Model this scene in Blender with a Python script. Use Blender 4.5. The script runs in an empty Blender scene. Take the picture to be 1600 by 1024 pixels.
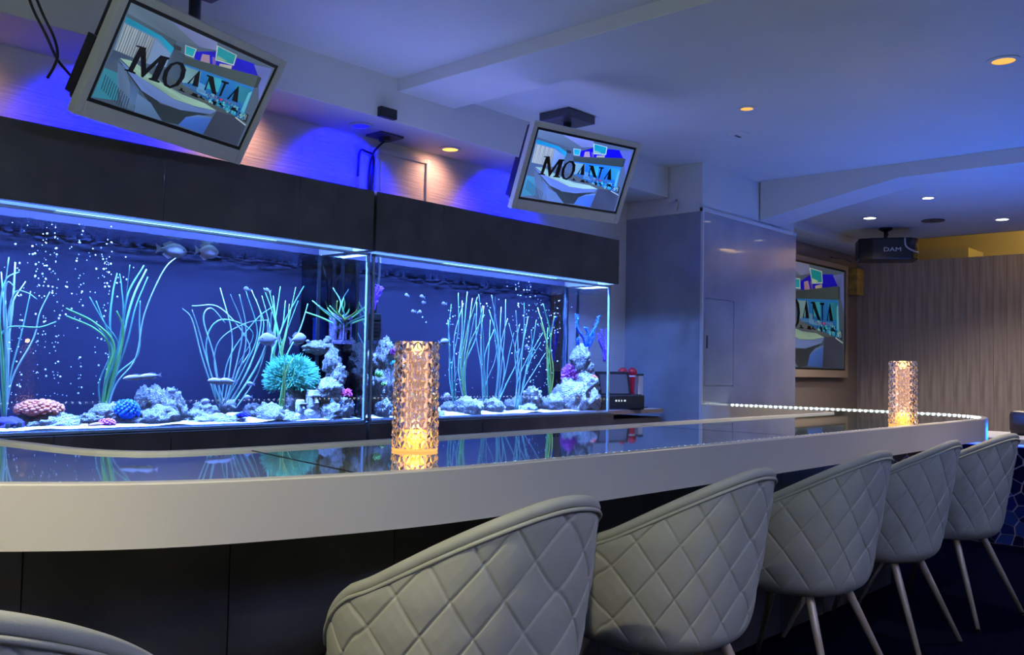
import bpy, bmesh, math, random
from mathutils import Vector, Matrix, noise
random.seed(7)
PI = math.pi
SC = bpy.context.scene
COL = SC.collection

# ------------------------------------------------------------------ camera
FPX, YAW, PITCH, ROLL, CH = 1428.62, 0.73347, 0.04516, 0.01885, 1.04
_f = Vector((math.cos(YAW)*math.cos(PITCH), math.sin(YAW)*math.cos(PITCH), math.sin(PITCH)))
_r = Vector((math.sin(YAW), -math.cos(YAW), 0)); _u = _r.cross(_f)
_r, _u = math.cos(ROLL)*_r + math.sin(ROLL)*_u, -math.sin(ROLL)*_r + math.cos(ROLL)*_u
cd = bpy.data.cameras.new('camera'); cam = bpy.data.objects.new('camera', cd); COL.objects.link(cam)
cam.matrix_world = Matrix(((_r.x, _u.x, -_f.x, 0), (_r.y, _u.y, -_f.y, 0), (_r.z, _u.z, -_f.z, CH), (0, 0, 0, 1)))
cd.sensor_width = 36; cd.lens = FPX/1600*36; cd.clip_start = 0.02
SC.camera = cam
def at(x, y, Y=None, Z=None, X=None):           # where the sight line of a pixel meets a real plane
    d = _f + _r*((x-800)/FPX) + _u*((512-y)/FPX)
    t = (X/d.x) if X is not None else (Y/d.y) if Y is not None else (Z-CH)/d.z
    return Vector((0, 0, CH)) + d*t

# ------------------------------------------------------------------ world, exposure, lights
w = bpy.data.worlds.new('world'); SC.world = w; w.use_nodes = True
w.node_tree.nodes['Background'].inputs[0].default_value = (.30, .34, .60, 1)
w.node_tree.nodes['Background'].inputs[1].default_value = .05
SC.view_settings.view_transform = 'Standard'; SC.view_settings.look = 'None'
SC.view_settings.gamma = 1; SC.view_settings.use_curve_mapping = False
SC.view_settings.exposure = 0.0
SC.cycles.max_bounces = 10; SC.cycles.diffuse_bounces = 4; SC.cycles.glossy_bounces = 5
SC.cycles.transmission_bounces = 8; SC.cycles.transparent_max_bounces = 24
SC.cycles.sample_clamp_indirect = 4.0; SC.cycles.caustics_refractive = False; SC.cycles.caustics_reflective = False

def light(name, kind, loc, energy, color, target=None, size=None, size_y=None, spot=None, blend=.6, radius=.03, parent=None):
    l = bpy.data.lights.new(name, kind); l.energy = energy; l.color = color
    if kind == 'AREA':
        l.shape = 'RECTANGLE' if size_y else 'SQUARE'; l.size = size
        if size_y: l.size_y = size_y
    else: l.shadow_soft_size = radius
    if kind == 'SPOT': l.spot_size = spot; l.spot_blend = blend
    o = bpy.data.objects.new(name, l); COL.objects.link(o); o.location = loc
    if target is not None:
        o.rotation_euler = (Vector(target)-Vector(loc)).to_track_quat('-Z', 'Y').to_euler()
    if parent: o.parent = parent; o.location = Vector(loc)-parent.location
    return o
# blue LED cove that runs round the ceiling behind the seats (its ledge is built below)
light('cove_light', 'AREA', (2.3, -1.86, 2.12), 215, (.34, .43, 1.0), (2.3, -1.1, 3.2), size=7.0, size_y=.10)
light('cove_light', 'AREA', (-1.36, .8, 2.12), 16, (.7, 1.0, .3), (-.7, .8, 3.2), size=.10, size_y=4.5)
# LED lamps over the water in both aquariums
TANK_W = ((.74, 2.512), (2.53, 4.283))
for a, b in TANK_W:
    light('aquarium_lamp_light', 'AREA', ((a+b)/2, 3.135, 1.715), 450, (.15, .32, 1.0), ((a+b)/2, 3.33, .7), size=1.70, size_y=.07)
# added unseen fill light on the hood tops, washing the ceiling over the bar
light('hood_fill_light', 'AREA', (3.15, 3.16, 1.815), 6.6, (.24, .34, 1.0), (3.15, 2.2, 2.9), size=2.2, size_y=.04)
# blue LED tape along the top of the mosaic bench washes the ceiling
light('bench_strip_light', 'AREA', (6.42, 1.45, .69), 36, (.0, .14, 1.0), (6.1, 1.45, 3), size=.05, size_y=1.7)
# warm light hidden behind the top of the timber wall
light('alcove_light', 'AREA', (9.75, 1.4, 2.17), 60, (1.0, .66, .18), (9.9, 1.4, 3.2), size=.08, size_y=4.6)

# ------------------------------------------------------------------ materials
MATS = {}
def M(name, color=(.5, .5, .5), rough=.5, metal=0., spec=.5, emit=None, es=1., coat=0., noise_amt=0., nscale=8., bump=0., bscale=60., trans=0., ior=1.45, stretch=None, sss=0.):
    if name in MATS: return MATS[name]
    m = bpy.data.materials.new(name); m.use_nodes = True; MATS[name] = m
    nt = m.node_tree; b = nt.nodes['Principled BSDF']
    b.inputs['Base Color'].default_value = (*color, 1); b.inputs['Roughness'].default_value = rough
    b.inputs['Metallic'].default_value = metal; b.inputs['Specular IOR Level'].default_value = spec
    b.inputs['Coat Weight'].default_value = coat; b.inputs['Coat Roughness'].default_value = .03
    b.inputs['Transmission Weight'].default_value = trans; b.inputs['IOR'].default_value = ior
    if sss: b.inputs['Subsurface Weight'].default_value = sss; b.inputs['Subsurface Radius'].default_value = (.02, .02, .02)
    if emit: b.inputs['Emission Color'].default_value = (*emit, 1); b.inputs['Emission Strength'].default_value = es
    tc = mp = None
    if noise_amt or bump:
        tc = nt.nodes.new('ShaderNodeTexCoord'); mp = nt.nodes.new('ShaderNodeMapping')
        nt.links.new(tc.outputs['Object'], mp.inputs[0])
        if stretch: mp.inputs['Scale'].default_value = stretch
    if noise_amt:
        n = nt.nodes.new('ShaderNodeTexNoise'); n.inputs['Scale'].default_value = nscale; n.inputs['Detail'].default_value = 6
        nt.links.new(mp.outputs[0], n.inputs['Vector'])
        r = nt.nodes.new('ShaderNodeValToRGB'); r.color_ramp.elements[0].position = .3; r.color_ramp.elements[1].position = .7
        r.color_ramp.elements[0].color = (*[max(0, c*(1-noise_amt)) for c in color], 1)
        r.color_ramp.elements[1].color = (*[min(1, c*(1+noise_amt)) for c in color], 1)
        nt.links.new(n.outputs[0], r.inputs[0]); nt.links.new(r.outputs[0], b.inputs['Base Color'])
    if bump:
        n2 = nt.nodes.new('ShaderNodeTexNoise'); n2.inputs['Scale'].default_value = bscale; n2.inputs['Detail'].default_value = 3
        nt.links.new(mp.outputs[0], n2.inputs['Vector'])
        bp = nt.nodes.new('ShaderNodeBump'); bp.inputs['Strength'].default_value = bump; bp.inputs['Distance'].default_value = .01
        nt.links.new(n2.outputs[0], bp.inputs['Height']); nt.links.new(bp.outputs[0], b.inputs['Normal'])
    return m
def glass_mat(name, tint=(.93, .96, 1.0), ior=1.33, rough=0.0, gl=(1, 1, 1), bump=0., bscale=30.):
    """thin clear sheet: see-through with Fresnel reflections on top"""
    if name in MATS: return MATS[name]
    m = bpy.data.materials.new(name); m.use_nodes = True; MATS[name] = m; nt = m.node_tree; nt.nodes.clear()
    out = nt.nodes.new('ShaderNodeOutputMaterial'); mix = nt.nodes.new('ShaderNodeMixShader')
    t = nt.nodes.new('ShaderNodeBsdfTransparent'); g = nt.nodes.new('ShaderNodeBsdfGlossy'); fr = nt.nodes.new('ShaderNodeFresnel')
    t.inputs[0].default_value = (*tint, 1); g.inputs[0].default_value = (*gl, 1); g.inputs['Roughness'].default_value = rough
    fr.inputs[0].default_value = ior
    if bump:
        n = nt.nodes.new('ShaderNodeTexNoise'); n.inputs['Scale'].default_value = bscale
        tc = nt.nodes.new('ShaderNodeTexCoord'); nt.links.new(tc.outputs['Object'], n.inputs['Vector'])
        bp = nt.nodes.new('ShaderNodeBump'); bp.inputs['Strength'].default_value = bump; bp.inputs['Distance'].default_value = .02
        nt.links.new(n.outputs[0], bp.inputs['Height']); nt.links.new(bp.outputs[0], g.inputs['Normal']); nt.links.new(bp.outputs[0], fr.inputs['Normal'])
    nt.links.new(fr.outputs[0], mix.inputs[0]); nt.links.new(t.outputs[0], mix.inputs[1]); nt.links.new(g.outputs[0], mix.inputs[2])
    nt.links.new(mix.outputs[0], out.inputs[0])
    return m
def emit_mat(name, color, s):
    if name in MATS: return MATS[name]
    m = bpy.data.materials.new(name); m.use_nodes = True; MATS[name] = m; nt = m.node_tree; nt.nodes.clear()
    out = nt.nodes.new('ShaderNodeOutputMaterial'); e = nt.nodes.new('ShaderNodeEmission')
    e.inputs[0].default_value = (*color, 1); e.inputs[1].default_value = s; nt.links.new(e.outputs[0], out.inputs[0])
    return m
WHITE = M('white_paint', (.72, .72, .72), .55, noise_amt=.03, nscale=2)
WALLPAPER = M('wallpaper', (.74, .73, .74), .6, bump=.5, bscale=26, stretch=(.25, 1, 3.2))
SLATE = M('slate_panel', (.058, .056, .052), .48, noise_amt=.35, nscale=5, bump=.06, bscale=40)
JOINT = M('dark_joint', (.006, .006, .007), .8)
CEMENT = M('polished_cement', (.30, .325, .39), .22, noise_amt=.16, nscale=3.0, coat=.25)
CARPET = M('navy_carpet', (.002, .003, .012), 1.0, spec=0, noise_amt=.4, nscale=60, bump=.4, bscale=300)
RIMW = M('counter_white', (.70, .68, .63), .32)
BLACK = M('black_plastic', (.010, .010, .011), .35)
SILVER = M('silver_plastic', (.60, .60, .61), .42)
STEEL = M('dark_steel', (.10, .10, .11), .35, metal=.7)
FABRIC = M('grey_fabric', (.40, .415, .37), .62, noise_amt=.05, nscale=14, bump=.10, bscale=500)
LEGM = M('champagne_metal', (.58, .50, .40), .38, metal=.25)
TIMBER = M('grey_timber', (.42, .36, .33), .55, noise_amt=.30, nscale=7, stretch=(3, 3, .22), bump=.15, bscale=25)
GLASS = glass_mat('tank_glass')
EDGE = M('glass_edge', (.45, .62, .85), .12, trans=.35, ior=1.3)
SAND = M('white_sand', (.80, .80, .86), .9, noise_amt=.15, nscale=90, bump=.6, bscale=160)
ROCK = M('pale_rock', (.70, .67, .70), .9, noise_amt=.45, nscale=9, bump=1.0, bscale=24)
for _n in ROCK.node_tree.nodes:
    if _n.type == 'BUMP': _n.inputs['Distance'].default_value = .05

# ------------------------------------------------------------------ mesh helpers
class MB:
    def __init__(s): s.v = []; s.f = []
    def add(s, vs, fs):
        o = len(s.v); s.v += [tuple(p) for p in vs]; s.f += [tuple(i+o for i in f) for f in fs]; return s
    def box(s, x0, x1, y0, y1, z0, z1):
        return s.add([(x0, y0, z0), (x1, y0, z0), (x1, y1, z0), (x0, y1, z0), (x0, y0, z1), (x1, y0, z1), (x1, y1, z1), (x0, y1, z1)],
                     [(0, 3, 2, 1), (4, 5, 6, 7), (0, 1, 5, 4), (1, 2, 6, 5), (2, 3, 7, 6), (3, 0, 4, 7)])
    def prism(s, pts, z0, z1):
        n = len(pts)
        return s.add([(x, y, z0) for x, y in pts]+[(x, y, z1) for x, y in pts],
                     [tuple(range(n-1, -1, -1)), tuple(range(n, 2*n))]+[(i, (i+1) % n, n+(i+1) % n, n+i) for i in range(n)])
    def tube(s, pts, rad, n=8, cap=True, flat=1.0):
        pts = [Vector(p) for p in pts]; R = rad if isinstance(rad, (list, tuple)) else [rad]*len(pts)
        vs = []; prev = None
        for i, p in enumerate(pts):
            d = (pts[min(i+1, len(pts)-1)]-pts[max(i-1, 0)]).normalized()
            a = prev if prev is not None else (Vector((0, 1, 0)) if abs(d.y) < .9 else Vector((1, 0, 0)))
            b = d.cross(a).normalized(); a = b.cross(d).normalized(); prev = a
            for k in range(n):
                t = 2*PI*k/n; vs.append(p+(b*math.cos(t)+a*math.sin(t)*flat)*R[i])
        fs = [(i*n+k, i*n+(k+1) % n, (i+1)*n+(k+1) % n, (i+1)*n+k) for i in range(len(pts)-1) for k in range(n)]
        if cap: fs += [tuple(range(n-1, -1, -1)), tuple((len(pts)-1)*n+k for k in range(n))]
        return s.add(vs, fs)
    def lathe(s, prof, c=(0, 0, 0), n=24, cap=True):
        vs = [(c[0]+r*math.cos(2*PI*k/n), c[1]+r*math.sin(2*PI*k/n), c[2]+z) for r, z in prof for k in range(n)]
        fs = [(i*n+k, i*n+(k+1) % n, (i+1)*n+(k+1) % n, (i+1)*n+k) for i in range(len(prof)-1) for k in range(n)]
        if cap: fs += [tuple(range(n-1, -1, -1)), tuple((len(prof)-1)*n+k for k in range(n))]
        return s.add(vs, fs)
    def ball(s, c, r, n=10, m=6, sc=(1, 1, 1)):
        prof = [(max(1e-4, r*math.sin(PI*i/m)), -r*math.cos(PI*i/m)) for i in range(m+1)]
        vs = [(c[0]+p*math.cos(2*PI*k/n)*sc[0], c[1]+p*math.sin(2*PI*k/n)*sc[1], c[2]+z*sc[2]) for p, z in prof for k in range(n)]
        return s.add(vs, [(i*n+k, i*n+(k+1) % n, (i+1)*n+(k+1) % n, (i+1)*n+k) for i in range(m) for k in range(n)])
    def mesh(s, name, mat=None, smooth=False):
        me = bpy.data.meshes.new(name); me.from_pydata(s.v, [], s.f); me.update()
        if mat: me.materials.append(mat)
        if smooth: me.polygons.foreach_set('use_smooth', [True]*len(me.polygons))
        return me
    def build(s, name, mat, parent=None, smooth=False, bevel=0):
        o = bpy.data.objects.new(name, s.mesh(name, mat, smooth)); COL.objects.link(o)
        if parent: o.parent = parent
        if bevel:
            bv = o.modifiers.new('bevel', 'BEVEL'); bv.width = bevel; bv.segments = 2; bv.limit_method = 'ANGLE'
        return o
def tag(o, label=None, cat=None, group=None, kind=None):
    if label: o['label'] = label
    if cat: o['category'] = cat
    if group: o['group'] = group
    if kind: o['kind'] = kind
    return o
def empty(name, loc=(0, 0, 0), rz=0, label=None, cat=None, group=None):
    o = bpy.data.objects.new(name, None); COL.objects.link(o); o.location = loc; o.rotation_euler = (0, 0, rz); o.empty_display_size = .05
    return tag(o, label, cat, group)
def link_mesh(name, me, parent=None):
    o = bpy.data.objects.new(name, me); COL.objects.link(o)
    if parent: o.parent = parent
    return o
def copy_tree(o, parent=None):
    c = o.copy(); COL.objects.link(c); c.parent = parent
    for ch in list(o.children): copy_tree(ch, c)
    return c
def struct(o, label=None): o['kind'] = 'structure'; return tag(o, label)
def bez(p0, p1, p2, p3, n=12):
    P = [Vector(q) for q in (p0, p1, p2, p3)]; out = []
    for i in range(n+1):
        t = i/n; out.append(P[0]*(1-t)**3+P[1]*3*t*(1-t)**2+P[2]*3*t*t*(1-t)+P[3]*t**3)
    return out
def crspline(P, n=8):
    P = [Vector(p) for p in P]; P = [2*P[0]-P[1]]+P+[2*P[-1]-P[-2]]; out = []
    for i in range(1, len(P)-2):
        for k in range(n):
            t = k/n; a, b, c, d = P[i-1:i+3]
            out.append(.5*((2*b)+(-a+c)*t+(2*a-5*b+4*c-d)*t*t+(-a+3*b-3*c+d)*t**3))
    return out+[P[-2]]

# ------------------------------------------------------------------ room shell
ZC, ZS, YF, YW = 2.434, 2.222, 3.357, 3.70       # ceiling, soffit underside, soffit face, tank wall
XL, XB, YB = -1.6, 6.10, -2.1                    # left wall, haunched beam, wall behind the seats
XWALL = 9.47
struct(MB().box(XL-.1, 10.6, YB-.1, 3.9, -.1, 0).build('floor', CARPET), 'dark navy carpet floor')
struct(MB().box(XL-.1, XB+.05, YB-.1, YF, ZC, ZC+.1).build('ceiling', WHITE), 'white painted ceiling')
struct(MB().box(XL-.1, 6.7, YW, YW+.1, 0, ZC).build('wall_rear', WALLPAPER), 'white textured wall above the aquariums')
struct(MB().box(XL-.1, 5.29, YF, YW+.1, ZS, ZC+.1).build('trim_1', WHITE, bevel=.004), 'white boxed soffit above the aquariums')
struct(MB().box(2.865, 3.245, YB, YF, 2.372, ZC+.05).build('trim_2', WHITE, bevel=.004), 'white ceiling beam running over the counter')
struct(MB().box(XL-.1, XL, YB-.1, 3.9, 0, ZC).build('wall_left', WHITE), 'white wall at the left end of the bar')
struct(MB().box(XL-.1, 10.6, YB-.1, YB, 0, 2.65).build('wall_front', M('grey_curtain', (.22, .22, .22), .8)), 'grey curtained wall behind the seats')
struct(MB().box(XL, XB, YB, YB+.35, 1.98, 2.06).box(XL, XB, YB+.33, YB+.35, 2.06, 2.16).box(XL, XL+.35, YB+.35, YW, 1.98, 2.06).box(XL+.33, XL+.35, YB+.35, YW, 2.06, 2.16)
       .build('trim_3', WHITE), 'light cove ledge around the seating side')
# haunched beam: side profile in Y-Z, thickened in X, and the lower ceiling behind it
ZL = 2.342
prof = [(3.09, ZC+.05), (3.09, 2.148)]+[(3.09-.98*t, 2.148+.194*(t**.92)) for t in (.25, .5, .75, 1)]+[(YB, ZL), (YB, ZC+.05)]
mb = MB(); n = len(prof)
mb.add([(XB, y, z) for y, z in prof]+[(XB+.34, y, z+(.0 if z > 2.4 else .0)) for y, z in prof],
       [tuple(range(n)), tuple(range(2*n-1, n-1, -1))]+[(i, n+i, n+(i+1) % n, (i+1) % n) for i in range(n)])
struct(mb.build('trim_4', WHITE), 'haunched white beam beside the pillar')
struct(MB().box(XB+.34, 8.95, YB, YW, ZL, ZL+.1).build('ceiling', WHITE), 'lower white ceiling over the far lounge')
struct(MB().box(8.95, 10.6, YB, YW+.1, 2.62, 2.7).box(8.93, 8.95, YB, YW, ZL, 2.65).build('trim_5', WHITE), 'raised ceiling recess above the timber wall')
struct(MB().box(10.5, 10.6, YB, YW+.1, 0, 2.65).build('wall_far', M('cream_paint', (.70, .62, .42), .6)), 'cream wall beyond the timber wall')
struct(MB().box(9.95, 10.48, 2.75, 3.5, 2.20, 2.36).build('trim_6', MATS['cream_paint']), 'boxed duct beyond the timber wall')
struct(MB().box(6.6, 10.6, YW, YW+.1, 0, 2.65).build('wall_screen', M('mauve_wall', (.26, .22, .21), .6)), 'mauve wall behind the large screen')
struct(MB().box(6.6, 9.5, 3.37, YW, 2.275, ZL+.02).build('trim_7', WHITE, bevel=.004), 'boxed soffit over the large screen')
# timber wall of separate vertical planks
core = struct(MB().box(XWALL+.02, XWALL+.10, YB, YW, 0, 2.195).build('wall_right', JOINT), 'grey timber plank partition wall')
y = YW; k = 0; pw = .118
plank = MB().box(XWALL, XWALL+.02, 0, pw-.0015, 0, 2.20).mesh('plank', TIMBER)
while y-pw > YB:
    y -= pw; p = link_mesh('plank', plank, core); p.location = (0.001*((k*7) % 3), y, 0); k += 1

# pillar with cement cladding
PX0, PX1, PY = 5.29, 6.693, 3.09
pil = struct(MB().box(PX0+.012, PX1-.012, PY+.012, YW, 0, ZC).build('wall_pillar', WHITE), 'pillar clad in polished grey cement panels')
MB().box(PX0, PX0+.012, PY+.01, YW, 0, 2.105).build('side_panel', CEMENT, pil)
MB().box(PX0+.01, 5.33, PY, PY+.012, 0, 2.105).box(5.72, PX1, PY, PY+.012, 0, 2.105).box(5.33, 5.72, PY, PY+.012, 0, .95).box(5.33, 5.72, PY, PY+.012, 1.535, 2.105).build('front_panel', CEMENT, pil)
dr = MB().box(5.334, 5.716, PY+.001, PY+.014, .954, 1.531).build('access_door', CEMENT, pil)
MB().box(5.352, 5.368, PY-.002, PY+.004, 1.20, 1.285).build('finger_pull', BLACK, dr)
MB().box(PX0-.004, PX0+.012, PY-.004, PY+.012, 0, 2.105).build('corner_trim', M('pale_trim', (.62, .62, .66), .3), pil)
MB().box(PX0-.006, PX1, PY-.006, PY+.02, 2.105, 2.13).box(PX0-.006, PX0+.02, PY, YW, 2.105, 2.13).build('cap_trim', WHITE, pil)
MB().box(PX0-.012, PX0, 3.285, 3.30, 2.13, 2.20).box(PX0-.012, PX0, 3.285, YF, 2.19, 2.205).build('cable_duct', WHITE, pil)

# ------------------------------------------------------------------ downlights
def downlight(x, y, z, lens, es, ring, label, group, energy=0, color=(1, 1, 1), spot=1.6, r=.05, blend=.7):
    t = empty('downlight', (x, y, z), 0, label, 'ceiling light', group)
    MB().lathe([(r*1.35, -.004), (r*1.35, 0), (r*.95, 0), (r*.95, -.006)], n=28, cap=False).lathe([(r*.95, -.006), (r*1.35, -.004)], n=28, cap=False).build('trim_ring', ring, t, True)
    MB().lathe([(r*.96, -.003), (.001, -.003)], n=28, cap=False).build('lamp_lens', emit_mat(lens[0], lens[1], es), t)
    if energy: light('downlight_beam', 'SPOT', (x, y, z-.012), energy, color, (x, y, 0) if z > 2.23 else (x, y+.36, z-.47), spot=spot, blend=blend, radius=.04, parent=t)
    return t
BLUE = ('blue_lens', (.02, .02, 1.0)); WARM = ('warm_lens', (1.0, .52, .12)); NEUT = ('neutral_lens', (1.0, .88, .66)); AMB = ('amber_lens', (1.0, .45, .10))
for i, (x, lens, lab) in enumerate(((1.0, WARM, 'warm soffit downlight at the far left end'), (1.60, BLUE, 'blue soffit downlight behind the left end of the large television'),
        (2.19, WARM, 'warm soffit downlight behind the right edge of the large television'), (2.793, BLUE, 'blue glowing soffit downlight left of the white rippled panel'),
        (3.40, WARM, 'warm glowing soffit downlight right of the white rippled panel'), (3.97, BLUE, 'small blue soffit downlight beside the right television'))):
    b = lens is BLUE
    downlight(x, 3.538, ZS, lens, 1.0 if b else 2.2, SILVER, lab, 'soffit downlights', 166 if b else 7.5, (.0, .0, 1.0) if b else (1, .46, .28), 2.2, .045, 1.0)
downlight(4.365, 1.061, ZC, AMB, 1.3, WHITE, 'dim amber downlight near the right edge of the blue ceiling', 'amber ceiling downlights', 89, (1, .78, .5), 2.2, .05)
downlight(4.343, 2.28, ZC, AMB, 1.5, WHITE, 'dim amber downlight in the middle of the blue ceiling', 'amber ceiling downlights', 89, (1, .78, .5), 1.5, .035)
for x, y, e in ((-.4, 1.2, 190), (4.3, -.6, 25), (1.2, -1.1, 135)):  # unseen downlights added to light the chairs and the counter front
    downlight(x, y, ZC, AMB, 1.3, WHITE, 'dim amber downlight over the %s seats outside the view' % ('far' if x > 4 else 'middle' if x > 2 else 'left corner' if x < 0 else 'back' if y < -1 else 'nearest'), 'amber ceiling downlights over the seats', e, (1, .88, .60), 2.3, .05)
downlight(7.534, 2.838, ZL, NEUT, 9, WHITE, 'bright downlight nearest the karaoke speaker', 'lounge downlights', 73, (1, .85, .68), 2.3, .05)
downlight(6.916, 2.183, ZL, NEUT, 5, WHITE, 'bright downlight next to the haunched beam', 'lounge downlights', 73, (1, .85, .68), 2.3, .04)
downlight(8.204, 2.01, ZL, NEUT, 5, WHITE, 'bright downlight nearest the timber wall', 'lounge downlights', 73, (1, .85, .68), 2.3, .05)
t = empty('ceiling_vent', (7.953, 2.471, ZL), 0, 'flat dark round vent on the lower ceiling', 'vent')
MB().lathe([(.09, -.008), (.09, 0)], n=24).build('cover', STEEL, t); MB().box(-.05, .05, -.008, .008, -.012, -.007).build('slot', BLACK, t)
p = at(1153, 210, Z=ZC); t = empty('smoke_detector', (p.x, p.y, ZC), 0, 'flat white disc with a dark slot on the blue ceiling', 'detector')
MB().lathe([(.05, -.012), (.065, -.004), (.065, 0)], n=24).build('cover', WHITE, t); MB().box(-.03, .03, -.007, .007, -.014, -.0115).build('slot', BLACK, t)

# ------------------------------------------------------------------ aquariums, hoods, cabinets
YT, YT1, Z0, Z1, ZWAT, TH = 3.10, 3.44, .802, 1.528, 1.492, .012
def aquarium(x0, x1, label, box_x):
    t = empty('aquarium', ((x0+x1)/2, YT, Z0), 0, label, 'aquarium', 'long aquariums behind the bar')
    o = t.location
    def B(nm, mat, *boxes, **k):
        mb = MB()
        for b in boxes: mb.box(b[0]-o.x, b[1]-o.x, b[2]-o.y, b[3]-o.y, b[4]-o.z, b[5]-o.z)
        return mb.build(nm, mat, t, **k)
    g = MB()
    def sheet(nm, vs):
        MB().add([Vector(v)-o for v in vs], [(0, 1, 2, 3)]).build(nm, GLASS, t)
    sheet('front_pane', [(x0, YT, Z0), (x1, YT, Z0), (x1, YT, Z1), (x0, YT, Z1)])
    sheet('side_pane', [(x1, YT, Z0), (x1, YT1, Z0), (x1, YT1, Z1), (x1, YT, Z1)])
    sheet('side_pane', [(x0, YT1, Z0), (x0, YT, Z0), (x0, YT, Z1), (x0, YT1, Z1)])
    B('back_pane', M('tank_backing', (.0085, .0078, .0165), .7, spec=.05, noise_amt=.25, nscale=2.2), (x0, x1, YT1, YT1+.01, Z0, 1.784))
    e = .011
    B('pane_edges', EDGE, (x1-e, x1, YT-.002, YT+e, Z0, Z1), (x0, x0+e, YT-.002, YT+e, Z0, Z1), (x0, x1, YT-.002, YT+e, Z1-.010, Z1),
      (x1-e, x1, YT1-e, YT1, Z0, Z1), (x1-.006, x1, YT, YT1, Z1-.010, Z1), (x0, x1, YT-.002, YT+e, Z0, Z0+.006))
    B('base_pane', EDGE, (x0, x1, YT, YT1, Z0-.004, Z0))
    # rippled sand
    nx, ny = 90, 16; vs = []; fs = []
    for j in range(ny+1):
        for i in range(nx+1):
            X = x0+.012+(x1-x0-.024)*i/nx; Y = YT+.012+(YT1-YT-.02)*j/ny
            vs.append((X-o.x, Y-o.y, .012+.018*j/ny+.012*noise.noise(Vector((X*7, Y*9, 0)))))
    fs = [(j*(nx+1)+i, j*(nx+1)+i+1, (j+1)*(nx+1)+i+1, (j+1)*(nx+1)+i) for j in range(ny) for i in range(nx)]
    mb = MB(); mb.add(vs, fs); s = mb.build('sand_bed', SAND, t, True)
    mb = MB(); mb.box(x0+.012-o.x, x1-.012-o.x, .012, .014, .001, .012); mb.build('sand_front', SAND, t)
    # rippled water surface
    mb = MB(); nx, ny = 60, 12
    vs = [(x0+(x1-x0)*i/nx-o.x, (YT1-YT)*j/ny, ZWAT-Z0+.004*noise.noise(Vector((i*.9, j*1.1, 2)))) for j in range(ny+1) for i in range(nx+1)]
    mb.add(vs, [(j*(nx+1)+i, j*(nx+1)+i+1, (j+1)*(nx+1)+i+1, (j+1)*(nx+1)+i) for j in range(ny) for i in range(nx)])
    mb.build('water_surface', glass_mat('water_surface', (.85, .92, 1), 1.33, .03, (.8, .9, 1), bump=.5, bscale=45), t, True)
    # overflow weir box of clear acrylic
    bx0, bx1 = box_x
    ov = B('overflow_box', GLASS, (bx0, bx1, YT1-.13, YT1-.004, Z0+.02, Z1-.03))
    MB().box(bx0-o.x, bx0+.012-o.x, YT1-.13-o.y, YT1-.118-o.y, .02, .69).box(bx1-.012-o.x, bx1-o.x, YT1-.13-o.y, YT1-.118-o.y, .02, .69).build('box_edges', EDGE, ov)
    # LED lamp bar over the water
    L = B('lamp_bar', STEEL, (x0+.04, x1-.04, YT+.03, YT+.22, Z1+.192, Z1+.215))
    c = (x0+x1)/2
    mb = MB(); mb.box(x0+.05-o.x, x1-.05-o.x, .055, .075, Z1+.010-Z0, Z1+.019-Z0); mb.build('led_strip', emit_mat('led_blue', (.10, .26, 1.0), 2.0), L)
    mb = MB(); mb.box(c-.40-o.x, c+.45-o.x, .052, .078, Z1+.006-Z0, Z1+.0099-Z0); mb.build('led_strip', emit_mat('led_white', (.30, .72, 1.0), 5), L)
    return t
def hood(x0, x1, seams, label):
    t = empty('tank_hood', ((x0+x1)/2, YT, 1.54), 0, label, 'hood', 'slate hoods over the aquariums'); o = t.location
    xs = [x0]+seams+[x1]
    for a, b in zip(xs, xs[1:]):
        MB().box(a+.001-o.x, b-.001-o.x, -.02, 0, 0, .258).build('front_panel', SLATE, t)
    MB().box(x0-o.x, x1-o.x, 0, YW-YT, .246, .257).box(x1-.02-o.x, x1-.001-o.x, 0, YW-YT, 0, .246).box(x0+.001-o.x, x0+.02-o.x, 0, YW-YT, 0, .246).build('top_board', SLATE, t)
    MB().box(x0+.1-o.x, x1-.1-o.x, .04, .08, .2575, .262).build('added_strip', WHITE, t)  # unseen strip added to go with the hood fill light
    return t
def cabinet(x0, x1, seams, label):
    t = empty('aquarium_cabinet', ((x0+x1)/2, YT, 0), 0, label, 'cabinet', 'slate cabinets under the aquariums'); o = t.location
    MB().box(x0-o.x, x1-o.x, .0, YW-YT-.002, 0, Z0-.006).build('body', JOINT, t)
    xs = [x0]+seams+[x1]
    for a, b in zip(xs, xs[1:]):
        MB().box(a+.003-o.x, b-.003-o.x, -.02, 0, .06, Z0-.008).build('door', SLATE, t)
    return t
aquarium(*TANK_W[0], 'left long aquarium with orange coral and moai statues', (2.40, 2.495))
aquarium(*TANK_W[1], 'right long aquarium next to the grey pillar', (4.15, 4.262))
hood(.60, 2.512, [1.56, 2.13], 'slate hood over the left aquarium')
hood(2.526, 4.335, [2.93], 'slate hood over the right aquarium')
cabinet(.60, 2.505, [1.22, 1.62], 'slate cabinet under the left aquarium')
cabinet(2.515, 4.305, [3.22], 'slate cabinet under the right aquarium')

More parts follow.
